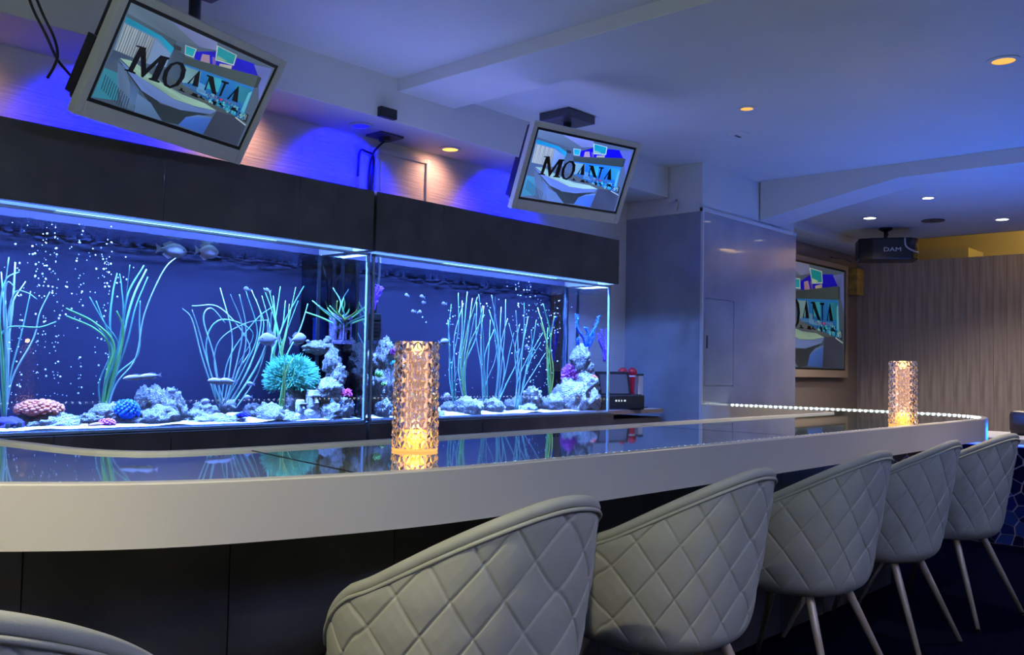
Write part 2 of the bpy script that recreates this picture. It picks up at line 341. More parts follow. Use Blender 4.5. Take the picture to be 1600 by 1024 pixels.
# ------------------------------------------------------------------ things on the tank wall and soffit
p = at(587.3, 230.6, Y=3.66)
t = empty('wall_panel', (3.175, 3.69, 1.80), 0, 'white framed rippled panel standing on the right hood', 'panel')
MB().box(-.19, -.165, -.035, 0, 0, .37).box(.165, .19, -.035, 0, 0, .37).box(-.165, .165, -.035, 0, .345, .37).build('frame', WHITE, t, bevel=.003)
MB().box(-.165, .165, -.02, 0, 0, .345).build('rippled_sheet', WALLPAPER, t)
t = empty('cable_duct', (2.93, 3.698, 1.80), 0, 'narrow white cable duct left of the rippled panel', 'duct')
MB().box(-.035, .02, -.03, 0, 0, .32).build('duct', WHITE, t); MB().tube(crspline([(-.05, -.03, .20), (-.045, -.035, .325), (0, -.035, .335), (.045, -.035, .31), (.03, -.04, .15), (.035, -.04, .0)], 8), .006).build('cable', BLACK, t, True)
t = empty('ceiling_outlet', (2.995, 3.60, ZS), 0, 'dark square outlet plate with a cable under the soffit', 'outlet')
MB().box(-.075, .075, -.06, .06, -.012, 0).build('plate', STEEL, t); MB().lathe([(.03, -.03), (.03, -.012)], n=16).build('socket', BLACK, t)
MB().tube(crspline([(0, 0, -.03), (-.03, .01, -.06), (-.05, .03, -.10), (-.05, .06, -.2), (-.045, .06, -.42)], 8), .006).build('cable', BLACK, t, True)
t = empty('sensor_box', (2.792, YF, 2.247), 0, 'small black box on the face of the soffit', 'sensor')
MB().box(-.05, .05, -.03, 0, -.024, .024).build('housing', BLACK, t, bevel=.003); MB().lathe([(.006, 0), (.006, .002)], (0.02, -.031, .005), 10).build('lens', STEEL, t)

# ------------------------------------------------------------------ picture of the bar with its name, shown on the three screens
def homog(src):
    # unit square (TL, TR, BR, BL) from four pixel corners: solve the 8 unknowns
    dst = ((0, 1), (1, 1), (1, 0), (0, 0)); A = []; b = []
    for (x, y), (u, v) in zip(src, dst):
        A.append([x, y, 1, 0, 0, 0, -u*x, -u*y]); b.append(u); A.append([0, 0, 0, x, y, 1, -v*x, -v*y]); b.append(v)
    n = 8
    for i in range(n):
        k = max(range(i, n), key=lambda r: abs(A[r][i])); A[i], A[k] = A[k], A[i]; b[i], b[k] = b[k], b[i]
        for r in range(n):
            if r != i:
                f = A[r][i]/A[i][i]; A[r] = [p-f*q for p, q in zip(A[r], A[i])]; b[r] -= f*b[i]
    h = [b[i]/A[i][i] for i in range(n)]
    return lambda x, y: ((h[0]*x+h[1]*y+h[2])/(h[6]*x+h[7]*y+1), (h[3]*x+h[4]*y+h[5])/(h[6]*x+h[7]*y+1))
HB = homog(((275, 195), (1080, 365), (900, 915), (100, 795)))
HA = homog(((150, -33), (1273, 503), (958, 1165), (-207, 792)))
def C8(r, g, b): return tuple((c/255)**2.2 for c in (r, g, b))
PIC = [  # polygons of the displayed photograph, back to front: colour, points
 ((100, 112, 150), [(275, 195), (1080, 365), (900, 915), (100, 795)]),
 ((118, 130, 165), [(275, 195), (730, 290), (745, 330), (650, 350), (520, 350), (262, 265)]),
 ((150, 150, 225), [(480, 240), (740, 295), (735, 345), (640, 350)]),
 ((95, 110, 140), [(262, 262), (520, 350), (505, 395), (440, 345), (255, 285)]),
 ((110, 150, 215), [(255, 285), (440, 345), (505, 395), (470, 520), (200, 490)]),
 ((40, 170, 230), [(255, 283), (440, 343), (507, 395), (492, 440), (430, 365), (250, 318)]),
 ((150, 165, 190), [(245, 322), (405, 367), (372, 525), (203, 488)]),
 ((172, 184, 205), [(262, 330), (320, 345), (290, 505), (228, 492)]),
 ((150, 170, 235), [(405, 367), (490, 430), (470, 520), (372, 525)]),
 ((90, 105, 150), [(200, 490), (300, 515), (225, 535), (165, 600)]),
 ((75, 160, 200), [(160, 605), (235, 620), (230, 780), (105, 790)]),
 ((95, 110, 150), [(505, 400), (570, 420), (560, 600), (480, 560)]),
 ((30, 20, 240), [(620, 385), (740, 350), (1000, 385), (985, 442), (620, 432)]),
 ((210, 160, 200), [(660, 388), (700, 385), (705, 440), (650, 438)]), ((150, 110, 230), [(715, 390), (740, 395), (735, 440), (720, 440)]),
 ((215, 190, 190), [(760, 420), (830, 415), (825, 442), (755, 442)]),
 ((20, 10, 255), [(855, 360), (960, 370), (950, 442), (840, 440)]),
 ((120, 125, 225), [(955, 375), (1065, 372), (1000, 600), (985, 442)]),
 ((80, 90, 100), [(560, 432), (985, 440), (965, 520), (560, 475)]), ((70, 78, 92), [(985, 440), (1005, 448), (985, 515), (965, 520)]),
 ((45, 130, 235), [(560, 475), (965, 520), (915, 720), (870, 730), (690, 660), (640, 635), (560, 600)]),
 ((150, 190, 215), [(565, 485), (660, 497), (650, 575), (560, 590)]), ((70, 190, 230), [(700, 505), (780, 515), (760, 600), (690, 590)]),
 ((60, 170, 225), [(860, 525), (950, 535), (925, 640), (850, 620)]), ((30, 200, 250), [(770, 650), (880, 690), (860, 722), (750, 672)]),
 ((110, 170, 250), [(640, 560), (690, 575), (690, 640), (640, 625)]), ((120, 215, 255), [(935, 560), (955, 545), (915, 700), (895, 690)]),
 ((105, 110, 125), [(470, 575), (560, 598), (700, 660), (870, 728), (760, 715), (640, 668), (540, 640)]),
 ((78, 80, 112), [(760, 715), (870, 728), (932, 770), (890, 912), (690, 880)]),
 ((58, 66, 82), [(225, 540), (340, 690), (450, 745), (560, 757), (725, 745), (600, 800), (550, 850), (470, 850), (400, 760)]),
 ((190, 220, 215), [(232, 528), (300, 530), (400, 585), (470, 625), (560, 660), (690, 685), (758, 716), (640, 716), (520, 700), (420, 650), (330, 610)]),
 ((130, 150, 240), [(225, 535), (330, 612), (420, 652), (520, 702), (640, 718), (758, 718), (722, 746), (560, 757), (450, 738), (350, 690)]),
 ((110, 130, 180), [(222, 555), (262, 575), (300, 700), (320, 820), (260, 810), (225, 680)]),
 ((100, 125, 190), [(290, 640), (335, 690), (345, 800), (290, 770)]),
 ((115, 140, 205), [(330, 712), (400, 752), (462, 846), (318, 826), (322, 750)]),
 ((80, 120, 240), [(552, 852), (590, 795), (655, 766), (737, 758), (690, 880)]), ((120, 150, 235), [(590, 795), (655, 766), (735, 758), (732, 770), (650, 780)]),
 ((60, 65, 80), [(505, 370), (545, 380), (542, 405), (505, 400)]),
 ((235, 240, 255), [(735, 312), (852, 342), (838, 412), (732, 406)]), ((30, 170, 200), [(742, 318), (845, 345), (833, 405), (738, 400)]), ((190, 220, 200), [(745, 375), (800, 395), (770, 402), (739, 398)]),
 ((220, 235, 250), [(563, 358), (627, 366), (612, 424), (563, 418)]), ((40, 180, 215), [(568, 364), (620, 371), (607, 417), (568, 412)]),
 ((45, 50, 62), [(890, 685), (945, 698), (932, 752), (880, 730)]), ((150, 165, 175), [(898, 695), (935, 703), (925, 738), (890, 722)]),
 ((225, 232, 245), [(868, 728), (932, 766), (930, 773), (866, 735)]),
]
LOGO = [  # black serif lettering, cut by the tag line, feet below it
 [(175, 330), (193, 334), (255, 352), (250, 372), (245, 530), (368, 412), (438, 432), (434, 447), (418, 448), (335, 622), (352, 634), (347, 648), (262, 620), (266, 606), (285, 606), (348, 470), (218, 605), (203, 600), (205, 425), (140, 552), (160, 566), (156, 578), (70, 545), (74, 534), (100, 540), (198, 348), (173, 343)],
 [(672, 535), (678, 540), (655, 677), (610, 660), (632, 588), (584, 650), (570, 644)], [(732, 567), (782, 585), (800, 738), (765, 725), (742, 620), (714, 702), (702, 697), (745, 588), (728, 580)],
 [(845, 612), (902, 630), (898, 645), (880, 643), (832, 748), (818, 744), (862, 636), (842, 627)], [(975, 658), (980, 663), (962, 797), (918, 780), (938, 715), (892, 772), (880, 766)],
 [(488, 702), (510, 702), (518, 684), (532, 690), (530, 706), (548, 716), (545, 724)], [(584, 738), (606, 736), (612, 722), (650, 735), (646, 752), (655, 762), (650, 768)],
 [(650, 756), (668, 756), (674, 745), (684, 748), (686, 768), (704, 776), (700, 784)], [(764, 782), (800, 794), (784, 824), (768, 818)], [(802, 806), (818, 808), (824, 798), (836, 802), (836, 816), (852, 828), (848, 838)], [(888, 846), (908, 848), (916, 832), (948, 842), (946, 860), (964, 870), (958, 880)],
]
O_OUT = [(500, 462), (545, 475), (567, 530), (550, 600), (500, 665), (430, 692), (385, 668), (370, 610), (390, 540), (440, 482)]
O_IN = [(495, 482), (520, 495), (527, 535), (512, 595), (475, 650), (432, 672), (410, 655), (408, 605), (425, 550), (458, 500)]
def attr_emit(name, s, gloss=True):
    if name in MATS: return MATS[name]
    m = bpy.data.materials.new(name); m.use_nodes = True; MATS[name] = m; nt = m.node_tree; b = nt.nodes['Principled BSDF']
    a = nt.nodes.new('ShaderNodeAttribute'); a.attribute_name = 'paint'
    b.inputs['Base Color'].default_value = (.01, .01, .01, 1); b.inputs['Roughness'].default_value = .25
    nt.links.new(a.outputs['Color'], b.inputs['Emission Color']); b.inputs['Emission Strength'].default_value = s
    return m
def text_mesh(body, size, mat, align='CENTER'):
    c = bpy.data.curves.new('t', 'FONT'); c.body = body; c.size = size; c.align_x = align; c.align_y = 'CENTER'; c.extrude = .0003
    o = bpy.data.objects.new('t', c); COL.objects.link(o); bpy.context.view_layer.update()
    dg = bpy.context.evaluated_depsgraph_get(); me = bpy.data.meshes.new_from_object(o.evaluated_get(dg)); bpy.data.objects.remove(o); me.name = 'lettering'
    me.materials.clear(); me.materials.append(mat)
    return me
def picture(parent, w, h, strength, y0, tint=(1, 1, 1)):
    """emissive display in the local XZ plane of parent, facing local -Y"""
    def P(uv, d): return ((uv[0]-.5)*w, y0-d, (uv[1]-.5)*h)
    me = bpy.data.meshes.new('picture'); vs = []; fs = []; cols = []
    for i, (c, pts) in enumerate(PIC):
        o = len(vs); q = [HB(*p) for p in pts]; q = [(min(1, max(0, a)), min(1, max(0, b))) for a, b in q]
        vs += [P(a, .00006*(i+1)) for a in q]; fs.append(tuple(range(o+len(q)-1, o-1, -1))); cols.append(tuple(a*b for a, b in zip(C8(*c), tint)))
    # curtain folds, foam of pebbles along the tank, chair legs: fine marks
    rnd = random.Random(3)
    for k in range(120):
        u, v = rnd.random(), rnd.random(); x = 690+u*230; yy = 640+u*75+(v-.6)*60
        a = HB(x, yy); s = .006+.006*rnd.random(); o = len(vs); c = rnd.choice(((150, 230, 255), (30, 110, 220), (90, 190, 250), (20, 80, 190)))
        vs += [P((a[0]+dx*s, a[1]+dz*s*1.5), .0036) for dx, dz in ((-1, 0), (0, -1), (1, 0), (0, 1))]; fs.append((o+3, o+2, o+1, o)); cols.append(tuple(a*b for a, b in zip(C8(*c), tint)))
    for k in range(26):
        u = k/25; o = len(vs); x0 = 250+u*150; q = [HB(x0, 325+u*42), HB(x0+2+2*(k % 3), 326+u*42), HB(x0-38, 490+u*32), HB(x0-42, 489+u*32)]
        vs += [P(a, .0034) for a in q]; fs.append((o, o+1, o+2, o+3)); cols.append(C8(*((120, 135, 160) if k % 2 else (195, 205, 222))))
    for k in range(12):
        u = k/11; o = len(vs); x0 = 165+u*120; y_ = 640+u*110; q = [HB(x0, y_), HB(x0+4, y_), HB(x0-20+4, y_+90), HB(x0-20, y_+90)]
        vs += [P((max(0, a[0]), max(0, a[1])), .0034) for a in q]; fs.append((o, o+1, o+2, o+3)); cols.append(C8(50, 70, 100))
    me.from_pydata(vs, [], fs); me.update()
    bm = bmesh.new(); bm.from_mesh(me)
    lay = bm.loops.layers.float_color.new('paint'); bm.faces.ensure_lookup_table()
    for f, c in zip(bm.faces, cols):
        for l in f.loops:
            q = l.vert.co; k = 1+.55*noise.noise(Vector((q.x/w*5, q.z/h*5, c[0]*40)))
            l[lay] = (c[0]*k, c[1]*k, c[2]*k, 1)
    for f in bm.faces:
        if f.normal.y > 0: f.normal_flip()
    bmesh.ops.triangulate(bm, faces=[f for f in bm.faces if len(f.verts) > 4], ngon_method='EAR_CLIP')
    bm.to_mesh(me); bm.free(); me.materials.append(attr_emit('screen_%s' % strength, strength))
    pic = link_mesh('picture', me, parent)
    INK = M('display_ink', (.004, .004, .006), .3)
    mb = MB()
    for pl in LOGO: mb.add([P(HA(*p), .0042) for p in pl], [tuple(range(len(pl)))])
    n = len(O_OUT); mb.add([P(HA(*p), .0042) for p in O_OUT]+[P(HA(*p), .0042) for p in O_IN], [(i, (i+1) % n, n+(i+1) % n, n+i) for i in range(n)])
    lo = mb.build('logo_lettering', INK, pic)
    bm = bmesh.new(); bm.from_mesh(lo.data); bmesh.ops.triangulate(bm, faces=bm.faces[:], ngon_method='EAR_CLIP'); bm.to_mesh(lo.data); bm.free()
    for body, a, b, col in (('LOUNGE BAR', (532, 650), (712, 722), (.35, .6, 1)), ('LOVE', (722, 735), (808, 768), (.75, .8, 1)), ('TOKYO', (852, 782), (948, 818), (.45, .6, 1))):
        pa, pb = HA(*a), HA(*b); tm = text_mesh(body, 1, emit_mat('tagline_%d' % int(col[0]*100), col, strength*.45))
        xs = [v.co.x for v in tm.vertices]; L = max(xs)-min(xs)
        va, vb = Vector(P(pa, .0044)), Vector(P(pb, .0044)); s = (vb-va).length/L
        ob = link_mesh('tagline', tm, pic); ob.location = (va+vb)/2
        ob.rotation_euler = (PI/2, 0, 0); ob.rotation_euler = (Matrix.Rotation(-math.atan2((vb-va).z, (vb-va).x), 4, 'Y') @ Matrix.Rotation(PI/2, 4, 'X')).to_euler(); ob.scale = (s*.92, s*.85, 1)
    hc = HA(832, 775); s = .016; mb = MB()
    pts = [(0, -1), (.9, .1), (.95, .6), (.5, .9), (0, .5), (-.5, .9), (-.95, .6), (-.9, .1)]
    mb.add([P((hc[0]+a*s*.65, hc[1]+b*s), .0044) for a, b in pts], [(0, 1, 2, 3, 4), (0, 4, 5, 6, 7)]); mb.build('heart_mark', emit_mat('heart_red', (1, .05, .12), strength), pic)
    return pic
def television(loc, yaw, tilt, roll, w, h, label, strength, tint):
    t = empty('television', loc, 0, label, 'television', 'televisions hung over the bar')
    t.rotation_euler = (Matrix.Rotation(yaw, 4, 'Z') @ Matrix.Rotation(tilt, 4, 'X') @ Matrix.Rotation(roll, 4, 'Y')).to_euler()
    b = .027; bl = .052
    MB().box(-w/2, -w/2+b, 0, .035, -h/2, h/2).box(w/2-b, w/2, 0, .035, -h/2, h/2).box(-w/2+b, w/2-b, 0, .035, h/2-b, h/2).box(-w/2+b, w/2-b, 0, .035, -h/2, -h/2+bl).build('bezel', SILVER, t, bevel=.003)
    MB().box(-w/2+b, w/2-b, .006, .03, -h/2+bl, h/2-b).build('screen_border', BLACK, t)
    MB().box(-w/2+.02, w/2-.02, .035, .085, -h/2+.03, h/2-.03).build('back_housing', BLACK, t, bevel=.01)
    MB().box(-w/2-.002, -w/2+.05, .035, .075, -h/2+.05, -h/2+.24).build('connector_box', BLACK, t)
    m = .012; pw_, ph_ = w-2*b-2*m, h-b-bl-2*m
    pic = picture(t, pw_, ph_, strength, 0.0055, tint)
    pic.location = (0, 0, (bl-b)/2)
    return t
tv1 = television((1.500, 2.813, 1.959), .245, .528, .018, .70, .416, 'large silver television hanging above the left aquarium', .56, (.78, .98, .88))
tv2 = television((3.591, 2.805, 2.016), -.208, .427, 0, .70, .436, 'smaller-looking silver television hanging near the pillar', 1.0, (.55, .80, 1.15))
def mount(tv, px, py):
    R = tv.rotation_euler.to_matrix(); Ri = R.inverted(); L = lambda v: Ri @ (Vector(v)-tv.location)
    mb = MB().box(px-.12, px+.12, py-.10, py+.10, ZC-.045, ZC-.0005); mb.v = [tuple(L(v)) for v in mb.v]; mb.build('ceiling_plate', STEEL, tv, bevel=.004)
    a = L((px, py, ZC-.04)); b = Vector((0, .11, .02)); MB().tube([a, L((px, py, ZC-.16)), b], .022, 12).build('pole', STEEL, tv, True)
    MB().box(-.1, .1, .082, .115, -.08, .12).build('back_plate', STEEL, tv)
mount(tv1, 1.62, 3.02); mount(tv2, 3.86, 3.10)
# loose cables left of the big television
def cable(name, px, Y, rad, mat, label, cat='cable', group=None):
    o = MB().tube(crspline([at(a, b, Y=Y+dy) for a, b, dy in px], 8), rad, 8).build(name, mat, None, True); return tag(o, label, cat, group)
cable('power_cable', [(38, -25, 0), (52, 15, 0), (72, 55, 0), (88, 90, 0), (105, 112, -.02), (120, 128, -.05)], 3.0, .0045, BLACK, 'black cable running down to the left television')
cable('signal_cable', [(48, -25, 0), (66, 20, 0), (84, 58, 0), (90, 85, -.02), (84, 105, 0), (74, 122, 0)], 2.99, .0045, BLACK, 'black cable hanging loose with a free plug end')

# ------------------------------------------------------------------ large screen on the far wall
t = empty('wall_screen', (8.09, 3.69, 1.575), 0, 'large wooden framed screen on the wall beyond the pillar', 'screen')
W_, H_ = 2.0, 1.12; FR = M('pale_frame', (.42, .34, .27), .4)
for bx in ((-W_/2, -W_/2+.045, -H_/2, H_/2), (W_/2-.045, W_/2, -H_/2, H_/2), (-W_/2+.045, W_/2-.045, H_/2-.045, H_/2), (-W_/2+.045, W_/2-.045, -H_/2, -H_/2+.07)):
    MB().box(bx[0], bx[1], -.05, 0, bx[2], bx[3]).build('frame_rail', FR, t)
MB().box(-W_/2+.045, W_/2-.045, -.036, -.01, -H_/2+.07, H_/2-.045).build('screen_border', BLACK, t)
pic = picture(t, W_-.13, H_-.15, .36, -.037, (.9, .95, .75)); pic.location = (0, 0, .012)
t = tag(MB().box(9.22, 9.40, 3.60, 3.69, 1.86, 2.13).build('wall_speaker', M('honey_yellow', (.55, .36, .08), .4, noise_amt=.3, nscale=20)), 'small honey-coloured box on the wall right of the large screen', 'speaker')  # box in a mottled honey-yellow tone
cable('speaker_cable', [(1330, 410, 0), (1320, 405, -.05), (1308, 404, -.1), (1298, 402, -.1)], 3.62, .006, BLACK, 'black cable above the honey-coloured wall box')

# ------------------------------------------------------------------ karaoke speaker hung from the lower ceiling
t = empty('karaoke_speaker', (8.15, 2.93, 2.045), math.radians(-62), 'black ceiling speaker with white maker lettering', 'speaker')
pts = [(-.24, -.12), (-.13, -.17), (.19, -.17), (.25, -.11), (.25, .12), (-.24, .12)]
MB().prism(pts, 0, .19).build('cabinet', BLACK, t, bevel=.012)
MB().tube(crspline([(.13, -.174, .186), (.135, -.178, .12), (.17, -.178, .085), (.245, -.13, .06)], 6), .007, 8).build('silver_trim', SILVER, t, True)
MB().lathe([(.045, 0), (.03, .006), (.001, .01)], n=20, cap=False).build('tweeter', STEEL, t, True)
tw = t.children[-1]; tw.location = (.20, -.165, .13); tw.rotation_euler = (PI/2, 0, math.radians(35))
MB().tube([(0, 0, .19), (0, 0, .215), (.005, 0, .24), (0, 0, ZL-2.045-.02)], [.03, .016, .02, .018], 10).build('bracket', BLACK, t, True)
MB().lathe([(.03, -.03), (.06, -.012), (.06, 0)], (0, 0, ZL-2.045), 16).build('ceiling_rose', BLACK, t)
lt = link_mesh('maker_lettering', text_mesh('DAM', .05, M('white_print', (.7, .7, .7), .4, emit=(.5, .5, .5), es=.0)), t); lt.location = (.03, -.1715, .085); lt.rotation_euler = (PI/2, 0, 0); lt.scale = (1.35, 1, 1)

# ------------------------------------------------------------------ bar counter
ZT, CT = .830, .113
outer = [(.05, 3.02), (.05, 2.55), (.13, 2.20), (.30, 1.93), (.577, 1.675), (.715, 1.566), (.83, 1.503), (.94, 1.462), (1.06, 1.428), (1.2, 1.395), (1.36, 1.372), (1.6, 1.362), (2.0, 1.356), (3.2, 1.345), (4.9, 1.340)]
far = [(5.15, 1.345), (5.38, 1.40), (5.53, 1.52), (5.63, 1.75), (5.67, 2.1), (5.66, 2.6), (5.65, 3.075)]
outer_far = outer+far
inner = [(.885, 3.02), (.90, 2.66), (.925, 2.45), (.95, 2.27), (.995, 2.15), (1.075, 2.075), (1.261, 2.050), (1.72, 2.052), (3.25, 2.098), (4.9, 2.12), (5.05, 2.15), (5.13, 2.24), (5.17, 2.40), (5.27, 3.075)]
def resample(P, n):
    P = [Vector((a, b, 0)) for a, b in crspline2(P)]; L = [0]
    for a, b in zip(P, P[1:]): L.append(L[-1]+(b-a).length)
    out = []; j = 0
    for i in range(n+1):
        s = L[-1]*i/n
        while j < len(L)-2 and L[j+1] < s: j += 1
        t = (s-L[j])/max(1e-9, L[j+1]-L[j]); out.append(P[j].lerp(P[j+1], t))
    return out
def crspline2(P): return [(v.x, v.y) for v in crspline([(a, b, 0) for a, b in P], 6)]
def paired(A, B, n):
    """two rails with matched stations (by fraction of each rail's knots)"""
    return resample(A, n), resample(B, n)
NS = 120
OUT, INN = paired(outer_far, inner, NS)
def inset(P, d):
    q = []
    for i, p in enumerate(P):
        t = (P[min(i+1, len(P)-1)]-P[max(i-1, 0)]).normalized(); q.append(p+Vector((-t.y, t.x, 0))*d)
    return q
bar = empty('bar_counter', (2.6, 1.75, 0), 0, 'long curved bar counter with white rim, glass top and slate front', 'bar counter'); bo = bar.location
def ribbon(a, za, b, zb):
    n = len(a); return [Vector((p.x, p.y, za))-bo for p in a]+[Vector((p.x, p.y, zb))-bo for p in b], [(i, i+1, n+i+1, n+i) for i in range(n-1)]
lipo, lipi = .032, .028
OI = inset(OUT, lipo); II = inset(INN, -lipi); ZG = ZT-.007
mb = MB()
for a, za, b, zb in ((OUT, ZT-CT, OUT, ZT-.003), (OUT, ZT-.003, inset(OUT, .003), ZT), (inset(OUT, .003), ZT, OI, ZT), (OI, ZT, OI, ZG-.05)): mb.add(*ribbon(a, za, b, zb))
mb.build('outer_rim', RIMW, bar, True)
bpy.context.view_layer.update()
mb = MB()
for a, za, b, zb in ((INN, ZT, INN, ZT-CT), (II, ZT, INN, ZT), (II, ZG-.05, II, ZT)): mb.add(*ribbon(a, za, b, zb))
mb.build('inner_rim', RIMW, bar)
mb = MB(); mb.add(*ribbon(OUT, ZT-CT, INN, ZT-CT)); mb.build('underside', RIMW, bar)
for rail in (0, NS): 
    a, b = OUT[rail]-bo, INN[rail]-bo
    MB().add([(a.x, a.y, ZT-CT), (b.x, b.y, ZT-CT), (b.x, b.y, ZT), (a.x, a.y, ZT)], [(0, 1, 2, 3)]).build('end_cap', RIMW, bar)
# resin seascape under the glass
def resin():
    m = M('resin_seascape', (.5, .55, .5), .02, spec=.5, coat=1.0); nt = m.node_tree; b = nt.nodes['Principled BSDF']
    tc = nt.nodes.new('ShaderNodeTexCoord'); n = nt.nodes.new('ShaderNodeTexNoise'); n.inputs['Scale'].default_value = 1.6; n.inputs['Detail'].default_value = 5; n.inputs['Distortion'].default_value = 1.4
    mp = nt.nodes.new('ShaderNodeMapping'); mp.inputs['Scale'].default_value = (.7, 1.6, 1); nt.links.new(tc.outputs['Object'], mp.inputs[0]); nt.links.new(mp.outputs[0], n.inputs['Vector'])
    r = nt.nodes.new('ShaderNodeValToRGB'); e = r.color_ramp.elements
    e[0].position = .34; e[0].color = (.28, .36, .38, 1); e[1].position = .62; e[1].color = (.60, .72, .64, 1)
    x = e.new(.47); x.color = (.42, .54, .53, 1); x = e.new(.72); x.color = (.74, .84, .76, 1)
    nt.links.new(n.outputs[0], r.inputs[0]); nt.links.new(r.outputs[0], b.inputs['Base Color']); b.inputs['IOR'].default_value = 1.8; b.inputs['Coat IOR'].default_value = 1.6
    return m
RES = resin()
# glass panels, split across the counter where the joints run
cuts = [0]
def nearest(P, q): return min(range(len(P)), key=lambda i: (P[i]-Vector((q[0], q[1], 0))).length)
si, so = nearest(INN, (1.261, 2.05)), nearest(OUT, (1.17, 1.40))
joints = [(0, 0), (so, si), (nearest(OUT, (3.1, 1.34)), nearest(INN, (3.1, 2.09))), (nearest(OUT, (4.75, 1.34)), nearest(INN, (4.75, 2.11))), (NS, NS)]
for (a0, b0), (a1, b1) in zip(joints, joints[1:]):
    n = 24; A = [OI[round(a0+(a1-a0)*i/n)] for i in range(n+1)]; Bq = [II[round(b0+(b1-b0)*i/n)] for i in range(n+1)]
    vs, fs = ribbon(A, ZG, Bq, ZG)
    g = .0025; mb = MB(); mb.add(vs, fs)
    mb.build('glass_panel', RES, bar)
for a, b in joints[1:-1]:
    p, q = OI[a]-bo, II[b]-bo; d = (q-p).normalized(); s = Vector((-d.y, d.x, 0))*.003
    MB().add([Vector((v.x, v.y, ZG+.0008)) for v in (p-s, p+s, q+s, q-s)], [(0, 1, 2, 3)]).build('panel_joint', JOINT, bar)
# LED tape round the inside of the outer rim
mb = MB(); tp = [p for i, p in enumerate(inset(OUT, lipo+.003)) ]
bl = []; acc = 0; last = tp[0]
for p in resample([(q.x, q.y) for q in tp], 235)[1:-1]: bl.append(p-bo)
for p in bl: mb.box(p.x-.0042, p.x+.0042, p.y-.0042, p.y+.0042, ZG+.0008, ZG+.0060)
tag(mb.build('led_beads', emit_mat('bead_white', (.78, .97, 1.0), 20), bar), None, None, None, 'stuff')
# slate clad base, panel by panel
BO = [p for p in inset(OUT, .30) if p.x < 4.70]
if BO[0].y < 2.5: BO.reverse()
bi = resample([(p.x, p.y) for p in BO], 13)+[Vector((4.76, 2.05, 0))]
for i, (a, b) in enumerate(zip(bi, bi[1:])):
    d = (b-a).normalized(); nrm = Vector((-d.y, d.x, 0)); a2, b2 = a+d*.0015-bo, b-d*.0015-bo
    for z0, z1 in ((.02, .36), (.363, ZT-CT)):
        MB().prism([(a2.x, a2.y), (b2.x, b2.y), (b2.x+nrm.x*.02, b2.y+nrm.y*.02), (a2.x+nrm.x*.02, a2.y+nrm.y*.02)], z0, z1).build('base_panel', SLATE, bar)
core_o = [p for p in inset(OUT, .38) if p.x < 4.69]+[Vector((4.74, 2.05, 0))]; core_i = [p for p in inset(INN, -.06) if p.x < 4.74]
mb = MB(); mb.add(*ribbon(core_o, 0, core_o, ZT-CT)); mb.add(*ribbon(core_i, ZT-CT, core_i, 0)); mb.build('base_core', JOINT, bar)
ret = [p for p in inset(INN, -.30) if p.x > 5.1 and p.y > 2.3]
mb = MB(); mb.add(*ribbon(ret, 0, ret, ZT-CT)); mb.build('return_leg', WHITE, bar)

